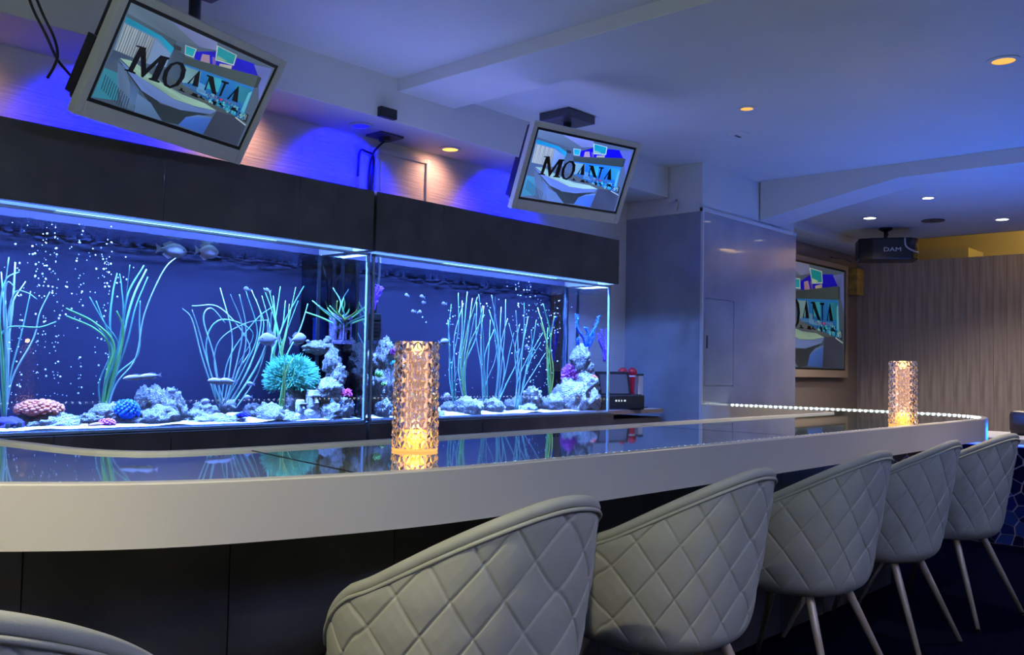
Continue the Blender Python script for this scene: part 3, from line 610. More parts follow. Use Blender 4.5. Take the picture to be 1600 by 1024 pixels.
# ------------------------------------------------------------------ crystal lamps on the counter
def crystal_lamp(loc, rz, label, hh=.282, rr=.056, energy=1.2):
    t = empty('crystal_lamp', loc, rz, label, 'lamp', 'crystal touch lamps on the bar')
    nz, na = 11, 14; vs = []; fs = []
    for j in range(nz+1):
        for k in range(na):
            a = 2*PI*(k+.5*(j % 2))/na; r = rr*(1.0+.05*(1-j/nz)); vs.append((r*math.cos(a), r*math.sin(a), .006+(hh-.006)*j/nz))
    def V(j, k): return j*na+k % na
    fc = []
    for j in range(nz):
        for k in range(na):
            if j % 2 == 0: tr = ((V(j, k), V(j, k+1), V(j+1, k)), (V(j, k+1), V(j+1, k+1), V(j+1, k)))
            else: tr = ((V(j, k), V(j, k+1), V(j+1, k+1)), (V(j, k), V(j+1, k+1), V(j+1, k)))
            for q in tr:
                c = sum((Vector(vs[i]) for i in q), Vector())/3; nn = Vector((c.x, c.y, 0)).normalized()
                ci = len(vs); vs.append(tuple(c+nn*.0045)); fc += [(q[0], q[1], ci), (q[1], q[2], ci), (q[2], q[0], ci)]
    mb = MB(); mb.v = vs; mb.f = fc
    ir = rr*.80; n0 = len(mb.v); nn_ = 28
    mb.add([(ir*math.cos(2*PI*k/nn_), ir*math.sin(2*PI*k/nn_), z) for z in (.008, hh-.002) for k in range(nn_)], [(k, nn_+k, nn_+(k+1) % nn_, (k+1) % nn_) for k in range(nn_)])
    CR = M('crystal', (1.0, .95, .92), .02, trans=1.0, ior=1.45)
    mb.build('crystal_body', CR, t)
    sl = glass_mat('amber_sleeve', (1, .90, .84), 1.2)
    if 'glow' not in sl.node_tree.nodes:
        nt = sl.node_tree; e = nt.nodes.new('ShaderNodeEmission'); e.name = 'glow'; e.inputs[0].default_value = (1, .58, .40, 1); e.inputs[1].default_value = .20
        ad = nt.nodes.new('ShaderNodeAddShader'); out = [n for n in nt.nodes if n.type == 'OUTPUT_MATERIAL'][0]; src = out.inputs[0].links[0].from_socket
        nt.links.new(src, ad.inputs[0]); nt.links.new(e.outputs[0], ad.inputs[1]); nt.links.new(ad.outputs[0], out.inputs[0])
    MB().lathe([(rr*.72, .012), (rr*.72, hh-.006)], n=28, cap=False).build('light_sleeve', sl, t, True)  # faintly glowing sleeve added inside to brighten the crystal body
    MB().lathe([(rr*1.06, 0), (rr*1.08, .006), (rr*.8, .009)], n=28).build('base', M('amber_base', (.8, .42, .12), .2, emit=(1, .5, .12), es=.9), t, True)
    mb = MB(); mb.lathe([(.006, .01), (.019, .022), (.026, .033), (.018, .043), (.004, .046)], n=10); fl = mb.build('light_core', emit_mat('amber_core', (1, .55, .06), 9), t)
    mb = MB()
    for k in range(8):
        a = 2*PI*k/8; mb.tube([(.012*math.cos(a), .012*math.sin(a), .012), (.030*math.cos(a), .030*math.sin(a), .030), (.022*math.cos(a), .022*math.sin(a), .046)], [.004, .005, .002], 5)
    mb.build('flower_petals', emit_mat('amber_petal', (1, .42, .03), 2.5), t)
    MB().lathe([(.004, .0), (.012, .006), (.012, .02), (.003, .026)], (0, 0, hh-.03), 10).build('top_crystal', emit_mat('amber_top', (1, .62, .16), 6), t)
    MB().lathe([(.0015, 0), (.0015, hh-.075)], (0, 0, .045), 6).build('stem', M('amber_stem', (.9, .6, .3), .1, emit=(1, .5, .2), es=1.2), t)
    light('crystal_lamp_glow', 'POINT', (loc[0], loc[1], loc[2]+.055), energy, (1, .55, .2), radius=.008, parent=t)
    light('crystal_lamp_glow', 'POINT', (loc[0], loc[1], loc[2]+hh+.02), energy*.25, (1, .55, .2), radius=.01, parent=t)
    return t
p = at(648, 704, Z=ZG); crystal_lamp((p.x, p.y, ZG+.001), .2, 'glowing amber crystal lamp at the near bend of the counter')
p = at(1411, 665, Z=ZG); crystal_lamp((p.x, p.y, ZG+.001), .5, 'glowing amber crystal lamp at the far end of the counter')

# ------------------------------------------------------------------ bar chairs
def make_chair():
    t = empty('bar_chair', (0, 0, 0), 0)
    # outline of the shell at angle a (0 = back, +-pi = front) and height fraction v
    AM = math.radians(128)
    def rim(a):
        c = abs(a)/AM; return .795-.30*c**1.65
    def outer(a, z):
        zt = min(1, max(0, (z-.345)/.45)); q = min(1, (z-.345)/.055); cr = math.sqrt(max(0, 1-(1-q)**2)) if q < 1 else 1
        k = .80+.20*cr
        wx = (.222+.030*math.sin(min(1, zt*1.3)*PI*.62)-.030*max(0, zt-.6))*k
        yb = (.225+.085*zt)*k; yf = (.215+.02*zt)*k
        sa, ca = math.sin(a), math.cos(a); e = .80
        x = wx*math.copysign(abs(sa)**e, sa); yy = -(yb if ca > 0 else yf)*math.copysign(abs(ca)**e, ca)
        return Vector((x, yy, z))
    NA, NV = 500, 250
    def surf(a, v):
        z = .348+(rim(a)-.012-.348)*v
        return outer(a, z), z
    vs = []
    for j in range(NV+1):
        for i in range(NA+1):
            a = -AM+2*AM*i/NA; p, z = surf(a, j/NV)
            p2, _ = surf(a+.01, j/NV); tan = (p2-p).normalized(); nrm = Vector((tan.y, -tan.x, 0)); 
            if nrm.dot(p-Vector((0, .02, p.z))) < 0: nrm = -nrm
            s = a*.245; dw, dh = .105, .132
            u1 = (s/dw+(z-.1)/dh) % 1.0; u2 = (s/dw-(z-.1)/dh) % 1.0
            d1 = min(u1, 1-u1); d2 = min(u2, 1-u2)
            g = math.exp(-(d1/.032)**2)+math.exp(-(d2/.032)**2)
            fade = min(1, (rim(a)-z)/.03) if rim(a)-z < .03 else 1
            fade *= min(1, max(0, (z-.37)/.05))
            puff = .0030*min(1, d1*3)*min(1, d2*3)
            vs.append(p+nrm*(puff-.0036*min(1.2, g))*fade)
    fs = [(j*(NA+1)+i, j*(NA+1)+i+1, (j+1)*(NA+1)+i+1, (j+1)*(NA+1)+i) for j in range(NV) for i in range(NA)]
    mb = MB(); mb.add(vs, fs); mb.build('backrest_shell', FABRIC, t, True)
    # inner lining
    vs = []; NB, NW = 60, 14
    for j in range(NW+1):
        for i in range(NB+1):
            a = -AM+2*AM*i/NB; z = .40+(rim(a)-.006-.40)*j/NW; p = outer(a, max(z, .45)); c = Vector((0, .0, 0)); d = Vector((p.x, p.y-.02, 0)); 
            vs.append(Vector((p.x, p.y, z))-d.normalized()*.022)
    mb = MB(); mb.add(vs, [(j*(NB+1)+i, (j+1)*(NB+1)+i, (j+1)*(NB+1)+i+1, j*(NB+1)+i+1) for j in range(NW) for i in range(NB)]); mb.build('inner_lining', FABRIC, t, True)
    # padded edge roll and the piping behind it
    pts = []; pts2 = []
    for i in range(81):
        a = -AM+2*AM*i/80; p = outer(a, rim(a)); d = Vector((p.x, p.y-.02, 0)).normalized(); pts.append(p-d*.011); pts2.append(p+d*.001+Vector((0, 0, -.013)))
    MB().tube(pts, .0125, 10).build('edge_roll', FABRIC, t, True); MB().tube(pts2, .0045, 6).build('piping', FABRIC, t, True)
    # underside and seat cushion
    prof = [(.001, .345), (.09, .345), (.150, .352), (.185, .372), (.21, .40)]
    mb = MB(); mb.lathe([(r, z) for r, z in prof], (0, .01, 0), 32, cap=False); mb.build('underside', FABRIC, t, True)
    mb = MB(); mb.lathe([(.001, .400), (.20, .400), (.232, .418), (.238, .445), (.22, .468), (.14, .482), (.001, .486)], (0, .03, 0), 36, cap=False); mb.build('seat_cushion', FABRIC, t, True)
    for sx, sy, fx, fy in ((-1, -1, .222, .255), (1, -1, .222, .255), (-1, 1, .236, .262), (1, 1, .236, .262)):
        top = Vector((sx*.10, sy*.10, .352)); kn = Vector((sx*.125, sy*.125, .340)); ft = Vector((sx*fx, sy*fy, .012))
        lg = MB().tube([top, kn*.9+top*.1, kn+(ft-kn)*.06, ft], [.0135, .0145, .0145, .0085], 10).build('leg', LEGM, t, True)
        MB().lathe([(.009, 0), (.0095, .013)], (ft.x, ft.y, 0), 10).build('rubber_foot', BLACK, lg)
    return t
proto = make_chair()
CH_SPOTS = [(.41, 1.29, -34, 'quilted grey bar chair at the near left corner, mostly cut off'), (1.34, 1.36, 0, 'quilted grey bar chair nearest in front, largest of the row'),
            (2.10, 1.36, 0, 'quilted grey bar chair second in the row from the near end'), (2.93, 1.36, -3, 'quilted grey bar chair in the middle of the row'),
            (3.65, 1.36, 0, 'quilted grey bar chair next to last in the visible row'), (4.36, 1.325, -8, 'quilted grey bar chair at the far end beside the blue mosaic')]
for i, (x, y, a, lab) in enumerate(CH_SPOTS):
    c = proto if i == 0 else copy_tree(proto)
    c.location = (x, y, 0); c.rotation_euler = (0, 0, math.radians(a)); tag(c, lab, 'chair', 'quilted chairs along the bar')

# ------------------------------------------------------------------ mosaic platform front at the far right
def clip(poly, p, q):
    """keep the half of poly nearer to p than to q"""
    m = ((p[0]+q[0])/2, (p[1]+q[1])/2); n = (q[0]-p[0], q[1]-p[1]); out = []
    for i in range(len(poly)):
        a, b = poly[i], poly[(i+1) % len(poly)]; da = (a[0]-m[0])*n[0]+(a[1]-m[1])*n[1]; db = (b[0]-m[0])*n[0]+(b[1]-m[1])*n[1]
        if da <= 0: out.append(a)
        if (da < 0) != (db < 0) and da != db: t = da/(da-db); out.append((a[0]+(b[0]-a[0])*t, a[1]+(b[1]-a[1])*t))
    return out
XM, MY0, MY1, MZ = 6.34, .62, 2.36, .63
mos = empty('mosaic_bench', (XM, 1.5, 0), 0, 'low bench front covered in blue broken tile mosaic', 'bench')
MB().box(.012, .75, MY0-1.5, MY1-1.5, 0, MZ).build('body', M('lavender_grout', (.42, .40, .62), .8), mos)
MB().box(-.01, .76, MY0-1.51, MY1-1.49, MZ, MZ+.035).build('top_board', WHITE, mos, bevel=.004)
MB().box(-.004, .004, MY0-1.5, MY1-1.5, MZ-.012, MZ-.001).build('led_strip', emit_mat('bench_blue', (.05, .12, 1), 4), mos)
TB = [M('blue_tile_%d' % i, c, .12) for i, c in enumerate(((.004, .006, .05), (.006, .015, .11), (.012, .06, .14), (.003, .004, .03), (.014, .035, .17)))]
rnd = random.Random(11); seeds = []
tries = 0
while len(seeds) < 185 and tries < 9000:
    tries += 1; q = (rnd.uniform(MY0, MY1), rnd.uniform(0, MZ-.015))
    if all((q[0]-s[0])**2+((q[1]-s[1])*1.0)**2 > .056**2 for s in seeds): seeds.append(q)
for i, p in enumerate(seeds):
    poly = [(MY0, .004), (MY1, .004), (MY1, MZ-.016), (MY0, MZ-.016)]
    for q in sorted(seeds, key=lambda s: (s[0]-p[0])**2+(s[1]-p[1])**2)[1:22]:
        poly = clip(poly, p, q)
        if len(poly) < 3: break
    if len(poly) < 3: continue
    cx = sum(a for a, _ in poly)/len(poly); cy = sum(b for _, b in poly)/len(poly); n = len(poly)
    sh = [(cx+(a-cx)*(1-.0055/max(.008, math.hypot(a-cx, b-cy))), cy+(b-cy)*(1-.0055/max(.008, math.hypot(a-cx, b-cy)))) for a, b in poly]
    mb = MB(); mb.add([(0.0, a-1.5, b) for a, b in sh]+[(.013, a-1.5, b) for a, b in sh], [tuple(range(n-1, -1, -1))]+[(k, (k+1) % n, n+(k+1) % n, n+k) for k in range(n)])
    mb.build('tile', TB[rnd.choice((0, 0, 1, 1, 2, 3, 3, 4))], mos)
t = empty('lounge_sofa', (7.35, 1.35, MZ+.036), 0, 'dark brown sofa end on the bench beyond the far chair', 'sofa')
MB().box(-.55, .1, -.45, .25, 0, .12).build('seat', M('brown_leather', (.05, .035, .03), .4), t, bevel=.03); MB().box(-.62, -.5, -.45, .27, 0, .16).build('armrest', MATS['brown_leather'], t, bevel=.03)
MB().box(.1, .25, -.45, .27, 0, .30).build('backrest', MATS['brown_leather'], t, bevel=.03)

# ------------------------------------------------------------------ aquarium contents
def mpp(p): return (p-Vector((0, 0, CH))).dot(_f)/FPX          # metres per photo pixel at a point
def rock_mesh(seed, amp=.38, mat=ROCK, sub=4):
    bm = bmesh.new(); bmesh.ops.create_icosphere(bm, subdivisions=sub, radius=.5)
    off = Vector((seed*3.1, seed*1.7, seed*.9))
    for v in bm.verts:
        d = v.co.normalized(); q = d*1.25+off; w_ = noise.voronoi(q*2.6)[0]; w2 = noise.voronoi(q*6.5)[0]
        n = noise.noise(q)*.60+noise.noise(q*2.3)*.35+(.45-w_[0])*.75+(.4-w2[0])*.30+noise.noise(q*11)*.10
        v.co = d*(.5+amp*n*.5)
    me = bpy.data.meshes.new('rock'); bm.to_mesh(me); bm.free(); me.materials.append(mat)
    me.polygons.foreach_set('use_smooth', [True]*len(me.polygons)); return me
ROCKS = [rock_mesh(i+1, .55) for i in range(8)]
rr_ = random.Random(5)
def rock(px, py, wpx, hpx, Y, label, group, name='reef_rock', me=None):
    p = at(px, py, Y=Y); k = mpp(p); o = link_mesh(name, me or rr_.choice(ROCKS))
    o.location = p; sx = wpx*k*1.20; sz = hpx*k*1.26; o.scale = (sx, min(sx, sz)*.8 if sx < sz*1.6 else sz*1.1, sz); o.rotation_euler = (0, 0, rr_.uniform(-.9, .9))
    o.scale.y = min(o.scale.y, .13)
    lo, hi = TANK_W[0] if p.x < 2.52 else TANK_W[1]; hx = .60*max(o.scale.x*.9, o.scale.y*.9); hy = .62*o.scale.y
    o.location.x = min(max(p.x, lo+.012+hx), hi-.012-hx); o.location.y = min(max(p.y, 3.118+hy*.8), 3.43-hy*.8)
    return tag(o, label, 'rock', group)
ORD = ['leftmost', 'second', 'third', 'fourth', 'fifth', 'sixth', 'seventh', 'eighth', 'ninth', 'tenth', 'eleventh', 'twelfth', 'thirteenth']
def row(items, label, group, name='reef_rock'):
    for i, a in enumerate(sorted(items, key=lambda q: q[0])):
        rock(*a, label+', '+('rightmost' if i == len(items)-1 else ORD[i] if i == 0 else ORD[i]+' from the left'), group, name)
G1 = ('pale rock in the low ridge of the left aquarium', 'rocks in the low ridge')
row(((318, 645, 60, 26, 3.27), (335, 660, 74, 20, 3.20), (355, 634, 20, 18, 3.26), (300, 656, 34, 24, 3.24), (372, 659, 34, 18, 3.22), (398, 646, 34, 26, 3.28), (423, 650, 42, 30, 3.21), (446, 656, 40, 22, 3.19)), *G1)
G2 = ('craggy rock in the white outcrop beside the blue coral', 'rocks of the white outcrop')
row(((225, 624, 24, 34, 3.30), (247, 630, 26, 44, 3.27), (269, 633, 32, 44, 3.25), (250, 653, 46, 28, 3.22), (230, 656, 30, 24, 3.21), (283, 646, 18, 26, 3.24)), *G2)
row(((262, 667, 24, 8, 3.16), (287, 665, 26, 8, 3.16), (246, 668, 14, 7, 3.15)), 'flat white pebble on the sand before the white outcrop', 'flat pebbles', 'pebble')
rock(92, 664, 64, 28, 3.20, 'broad pale boulder in front of the orange coral', None)
rock(48, 662, 34, 30, 3.28, 'purple-grey rock carrying the orange coral', None); rock(75, 652, 42, 26, 3.30, 'dark rock behind the broad pale boulder', None)
rock(143, 656, 34, 18, 3.24, 'low pale rock left of the pink coral', None); rock(166, 648, 38, 30, 3.24, 'lumpy pale rock behind the pink coral', None); rock(198, 661, 38, 18, 3.22, 'low rock under the blue coral', None)
G3 = ('weathered rock in the tall pile left of the divider', 'rocks of the tall pile')
row(((528, 545, 50, 15, 3.29), (513, 532, 15, 11, 3.30), (495, 541, 22, 15, 3.30), (519, 570, 27, 38, 3.25), (548, 566, 34, 42, 3.24), (535, 588, 28, 32, 3.22), (551, 602, 28, 42, 3.22), (517, 612, 44, 38, 3.195), (513, 646, 36, 28, 3.165), (544, 640, 36, 40, 3.175), (532, 590, 50, 60, 3.32), (535, 630, 50, 50, 3.28)), *G3)
G4 = ('pale rock behind the moai statues', 'rocks behind the statues')
row(((488, 614, 28, 28, 3.24), (455, 628, 32, 34, 3.25), (490, 640, 30, 30, 3.26)), *G4)
G5 = ('pale rock in the leaning stack right of the divider', 'rocks of the left stack in the right aquarium')
row(((592, 560, 20, 44, 3.24), (606, 562, 26, 54, 3.27), (592, 602, 22, 42, 3.22), (608, 612, 26, 62, 3.24), (598, 642, 28, 28, 3.18), (618, 640, 22, 30, 3.22)), *G5)
G6 = ('rounded rock in the front row of the right aquarium', 'rocks along the right aquarium')
row(((706, 640, 28, 22, 3.26), (734, 637, 34, 27, 3.20), (754, 634, 20, 18, 3.28), (774, 637, 34, 24, 3.22), (800, 636, 24, 22, 3.27), (830, 624, 42, 32, 3.28), (827, 641, 42, 17, 3.20), (850, 634, 18, 22, 3.25), (867, 631, 30, 28, 3.22), (873, 614, 22, 18, 3.32), (650, 648, 40, 16, 3.24), (688, 650, 26, 12, 3.2)), *G6)
G7 = ('pale rock in the end pile of the right aquarium', 'rocks of the right end pile')
row(((896, 622, 40, 46, 3.20), (928, 627, 30, 32, 3.17), (913, 592, 26, 30, 3.24), (937, 604, 34, 38, 3.20), (928, 562, 30, 36, 3.24), (906, 556, 16, 22, 3.28), (940, 578, 22, 26, 3.22), (946, 634, 14, 22, 3.16)), *G7)

def blob_coral(name, px, py, wpx, hpx, Y, color, label, n=60, knob=.17, dark=.3):
    """dome of rounded knobs"""
    p = at(px, py, Y=Y); k = mpp(p); W, H = wpx*k, hpx*k; rnd = random.Random(int(px)); mb = MB()
    for i in range(n):
        z = 1-1.35*(i+.5)/n; a = i*2.39996; q = math.sqrt(max(0, 1-z*z)); r = knob*(.75+.5*rnd.random())
        mb.ball((q*math.cos(a)*W*.42, q*math.sin(a)*min(W*.42, .07), z*H*.42), W*r*.55, 7, 5, (1, 1, min(1.2, H/W*1.3)))
    mb.ball((0, 0, 0), .5, 12, 8, (W*.72, min(W*.72, .12), H*.72))
    t = mb.build(name, M(name+'_mat', color, .7, noise_amt=dark, nscale=60, bump=.6, bscale=140), None, True); t.location = p
    return tag(t, label, 'coral')
def bush_coral(name, px, py, wpx, hpx, Y, color, label, n=260, r0=.0022, stem=False):
    p = at(px, py, Y=Y); k = mpp(p); W, H = wpx*k*.5, hpx*k*.5; rnd = random.Random(int(px)+3)
    t = empty(name, p, 0, label, 'coral'); mb = MB()
    for i in range(n):
        z = 1-1.5*(i+.5)/n; a = i*2.39996; q = math.sqrt(max(0, 1-z*z)); d = Vector((q*math.cos(a)*W, q*math.sin(a)*min(W, .09), z*H))
        m_ = d*.62+Vector([rnd.uniform(-1, 1)*.006 for _ in range(3)]); e = d*rnd.uniform(.88, 1.06)
        mb.tube([d*.25, m_, e], [r0*1.3, r0*1.1, r0*.8], 4)
        for _ in range(2):
            mb.tube([m_, e*.9+Vector([rnd.uniform(-1, 1)*W*.16 for _ in range(3)])], [r0, r0*.7], 4)
    b = mb.build('branches', M(name+'_mat', color, .6, noise_amt=.15, nscale=30), t)
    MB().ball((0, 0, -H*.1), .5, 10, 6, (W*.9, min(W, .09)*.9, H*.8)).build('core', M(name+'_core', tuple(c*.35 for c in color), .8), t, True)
    return t
c = blob_coral('orange_coral', 62, 640, 78, 34, 3.25, (.85, .25, .16), 'orange-red cauliflower coral on the left boulders', 110, .10)
blob_coral('blue_coral', 197, 643, 46, 40, 3.22, (.03, .16, .75), 'bright blue knobbly coral at the foot of the green grass', 95, .11)
blob_coral('pink_coral', 167, 661, 28, 15, 3.16, (.95, .18, .60), 'small hot pink coral on the sand', 40, .14)
blob_coral('dark_blue_sponge', 380, 649, 20, 9, 3.18, (.01, .01, .65), 'small deep blue sponge lying on the ridge', 24, .2)
blob_coral('green_polyp', 592, 586, 13, 13, 3.17, (.25, .55, .12), 'small yellow-green polyp on the leaning stack', 20, .2)
blob_coral('teal_polyp', 615, 569, 12, 12, 3.22, (.05, .45, .50), 'small teal polyp right of the leaning stack', 20, .2)
blob_coral('yellow_polyp', 600, 601, 9, 8, 3.17, (.35, .5, .12), 'tiny yellow-green polyp lower on the leaning stack', 14, .22)
# purple sponge with holes at the left edge
p = at(14, 667, Y=3.2); k = mpp(p); t = empty('purple_sponge', p, 0, 'purple-blue sponge with dark holes at the far left of the aquarium', 'sponge')
o = link_mesh('body', rock_mesh(21, .3, M('purple_sponge_mat', (.10, .07, .45), .8, noise_amt=.4, nscale=40, bump=.8, bscale=80)), t); o.scale = (44*k*1.1, .07, 30*k*1.1)
for dx, dz in ((-8, 3), (2, -2), (9, 4), (12, -5), (-3, -8)): MB().ball((dx*k, -.037, dz*k), .0085, 10, 6, (1, .6, 1.1)).build('hole', JOINT, t, True)
bush_coral('green_bush_coral', 456, 592, 96, 76, 3.27, (.18, .75, .50), 'large mint green bushy coral left of the tall rock pile', 620, .0017)
bush_coral('magenta_coral', 895, 588, 40, 44, 3.28, (.85, .20, .75), 'magenta bushy coral beside the right end pile', 160, .0022)
bush_coral('pink_branch_coral', 541, 616, 20, 18, 3.155, (.85, .12, .35), 'small pink branching coral on the tall pile', 40, .0028)
bush_coral('red_branch_coral', 927, 592, 14, 13, 3.165, (.85, .18, .12), 'small red branching coral on the right end pile', 30, .0026)
bush_coral('pink_tip_coral', 612, 551, 16, 16, 3.24, (.75, .18, .65), 'small pink spiky coral at the top of the leaning stack', 40, .0022)
# horned branching corals
def horn(name, px, py, Y, branches, rad, color, label, nub=True):
    p = at(px, py, Y=Y); t = empty(name, p, 0, label, 'coral'); rnd = random.Random(int(px))
    for br in branches:
        P = crspline([at(a, b, Y=Y+dy)-p for a, b, dy in br], 7); n = len(P); mb = MB(); mb.tube(P, [rad*(1-.55*i/n) for i in range(n)], 7)
        if nub:
            for i in range(2, n, 1):
                for _ in range(5):
                    a = rnd.uniform(0, 6.28); d = Vector((math.cos(a), math.sin(a)*.7, rnd.uniform(-.2, .5))); mb.tube([P[i], P[i]+d*rad*1.75], [rad*.35, rad*.18], 4)
        mb.build('branch', M(name+'_mat', color, .6, noise_amt=.2, nscale=40), t, True)
horn('blue_staghorn', 918, 560, 3.27, [[(918, 562, 0), (912, 530, 0), (903, 515, 0), (901, 492, 0)], [(918, 562, 0), (920, 530, 0), (930, 512, 0), (936, 494, 0)], [(915, 545, 0), (905, 540, 0), (903, 528, 0)], [(919, 545, 0), (926, 530, -.02), (928, 520, -.02)], [(918, 540, 0), (918, 520, 0), (915, 512, 0)]], .0085, (.03, .16, .85), 'bright blue staghorn coral above the right end pile')
horn('purple_staghorn', 944, 560, 3.24, [[(944, 565, 0), (942, 540, 0), (940, 516, 0)], [(945, 565, 0), (947, 540, 0), (948, 514, 0)], [(944, 550, 0), (937, 535, 0), (935, 522, 0)], [(946, 548, 0), (950, 530, 0), (951, 520, 0)]], .007, (.22, .10, .85), 'violet staghorn coral against the right end pane')
horn('violet_frond', 586, 480, 3.22, [[(584, 485, 0), (588, 465, 0), (595, 448, 0)], [(584, 485, 0), (585, 465, 0), (589, 446, 0)], [(585, 478, 0), (592, 462, .01), (597, 450, .01)]], .006, (.20, .04, .95), 'violet feathery frond on the black pump')
# black pump with hoses in the right aquarium
p = at(584, 508, Y=3.24); k = mpp(p); t = empty('water_pump', p, 0, 'black ribbed pump with a hose behind the divider', 'pump')
MB().box(-8*k, 8*k, -.025, .025, -24*k, 18*k).build('body', BLACK, t, bevel=.004)
for i in range(6): MB().box(-8.6*k, 8.6*k, -.028, .028, (-22+i*6)*k, (-20+i*6)*k).build('rib', BLACK, t)
MB().tube(crspline([at(a, b, Y=3.24)-p for a, b in ((586, 492), (588, 465), (592, 430), (593, 400))], 8), .007).build('hose', BLACK, t, True)
cable('aquarium_hose', [(541, 520, 0), (543, 470, 0), (545, 440, 0), (541, 410, 0), (536, 393, 0)], 3.30, .0055, BLACK, 'black hose hanging down to the sunken castle', 'hose')
cable('aquarium_hose', [(512, 500, 0), (512, 450, 0), (508, 430, 0), (503, 412, 0), (502, 398, 0)], 3.36, .0035, BLACK, 'thin black hose left of the sunken castle', 'hose')
# sunken castle ruin
p = at(534, 536, Y=3.30); k = mpp(p); t = empty('castle_ruin', p, 0, 'grey-violet sunken castle ruin on top of the tall pile', 'ornament')
CS = M('castle_stone', (.17, .14, .27), .85, noise_amt=.5, nscale=60, bump=.8, bscale=90)
def tower(x0, x1, z0, z1, y0, y1, lean=0):
    mb = MB(); w_ = .3*(x1-x0); vs = []
    for (xa, xb, ya, yb) in ((x0, x0+w_, y0, y1), (x1-w_, x1, y0, y1), (x0+w_, x1-w_, y1-.006, y1)): mb.box(xa*k, xb*k, ya, yb, z0*k, (z1-(3 if xa != x0 else 0))*k)
    for zz in (z0, (z0+z1)*.5-2, z1-9): mb.box((x0+w_)*k, (x1-w_)*k, y0, y1-.006, zz*k, (zz+5)*k)
    o = mb.build('tower', CS, t, bevel=.0015); o.rotation_euler = (0, lean, 0)
    MB().box((x0+w_)*k, (x1-w_)*k, y1-.009, y1-.0065, z0*k, (z1-4)*k).build('dark_recess', JOINT, o)
tower(-22, -8, 0, 44, -.03, .02); tower(-7, 5, 0, 34, -.034, .016, .04); tower(6, 22, 0, 32, -.03, .02, .22)
MB().box(-24*k, 22*k, -.035, .03, -3*k, 3*k).build('plinth', CS, t, bevel=.003)
p = at(502, 520, Y=3.35); k = mpp(p); t = empty('filter_box', p, 0, 'small dark blue box behind the castle ruin', 'filter')
MB().box(-9*k, 9*k, -.02, .03, -17*k, 20*k).build('housing', M('blue_plastic', (.02, .05, .35), .3), t, bevel=.003); MB().box(-9.5*k, 9.5*k, -.022, .032, 20*k, 23*k).build('lid', MATS['blue_plastic'], t)
# moai statues
def moai(px, py, hpx, Y, label, rz=0):
    p = at(px, py, Y=Y); k = mpp(p); h = hpx*k; t = empty('moai_statue', p, rz, label, 'statue', 'stone head statues')
    MS = M('statue_stone', (.50, .50, .58), .85, noise_amt=.25, nscale=50, bump=.5, bscale=110)
    def ring(w, d, z, fy=0): return [(w*a, d*b+fy, z) for a, b in ((-.5, -.35), (-.3, -.5), (.3, -.5), (.5, -.35), (.5, .35), (.3, .5), (-.3, .5), (-.5, .35))]
    R = [ring(.62*h, .40*h, 0), ring(.60*h, .38*h, .22*h), ring(.50*h, .34*h, .36*h), ring(.30*h, .26*h, .42*h), ring(.34*h, .32*h, .48*h, -.02*h), ring(.36*h, .32*h, .70*h), ring(.38*h, .34*h, .82*h, -.01*h), ring(.30*h, .28*h, 1.0*h)]
    mb = MB(); n = 8; mb.add([v for r in R for v in r], [(i*n+a, i*n+(a+1) % n, (i+1)*n+(a+1) % n, (i+1)*n+a) for i in range(len(R)-1) for a in range(n)]+[tuple(range((len(R)-1)*n, len(R)*n))])
    mb.build('body', MS, t, bevel=.002)
    MB().add([(-.03*h, -.165*h, .80*h), (.03*h, -.165*h, .80*h), (.06*h, -.25*h, .62*h), (-.06*h, -.25*h, .62*h), (.05*h, -.155*h, .58*h), (-.05*h, -.155*h, .58*h)], [(0, 1, 2, 3), (3, 2, 4, 5), (0, 3, 5), (1, 4, 2)]).build('nose', MS, t)
    MB().box(-.17*h, .17*h, -.21*h, -.14*h, .80*h, .86*h).build('brow', MS, t, bevel=.002)
    MB().box(-.10*h, .10*h, -.19*h, -.15*h, .515*h, .545*h).build('mouth', MS, t)
    for s_ in (-1, 1): MB().ball((s_*.10*h, -.165*h, .755*h), .032*h, 8, 5).build('eye_socket', JOINT, t, True); MB().box(s_*.185*h-.02*h, s_*.185*h+.02*h, -.05*h, .05*h, .58*h, .80*h).build('ear', MS, t)
moai(468, 661, 36, 3.165, 'smaller grey stone head statue in front of the rocks', .15); moai(487, 660, 50, 3.185, 'taller grey stone head statue beside the smaller one', .05)
# starfish
p = at(521, 640, Y=3.145); k = mpp(p); mb = MB()
for i in range(5):
    a = PI/2+.25+i*2*PI/5; d = Vector((math.cos(a), 0, math.sin(a))); mb.tube([Vector(), d*9*k, d*18*k], [.0065, .0045, .0015], 7)
t = mb.build('starfish', M('starfish_blue', (.03, .20, .85), .6), None, True); t.location = p; tag(t, 'bright blue starfish clinging to the tall pile', 'starfish')

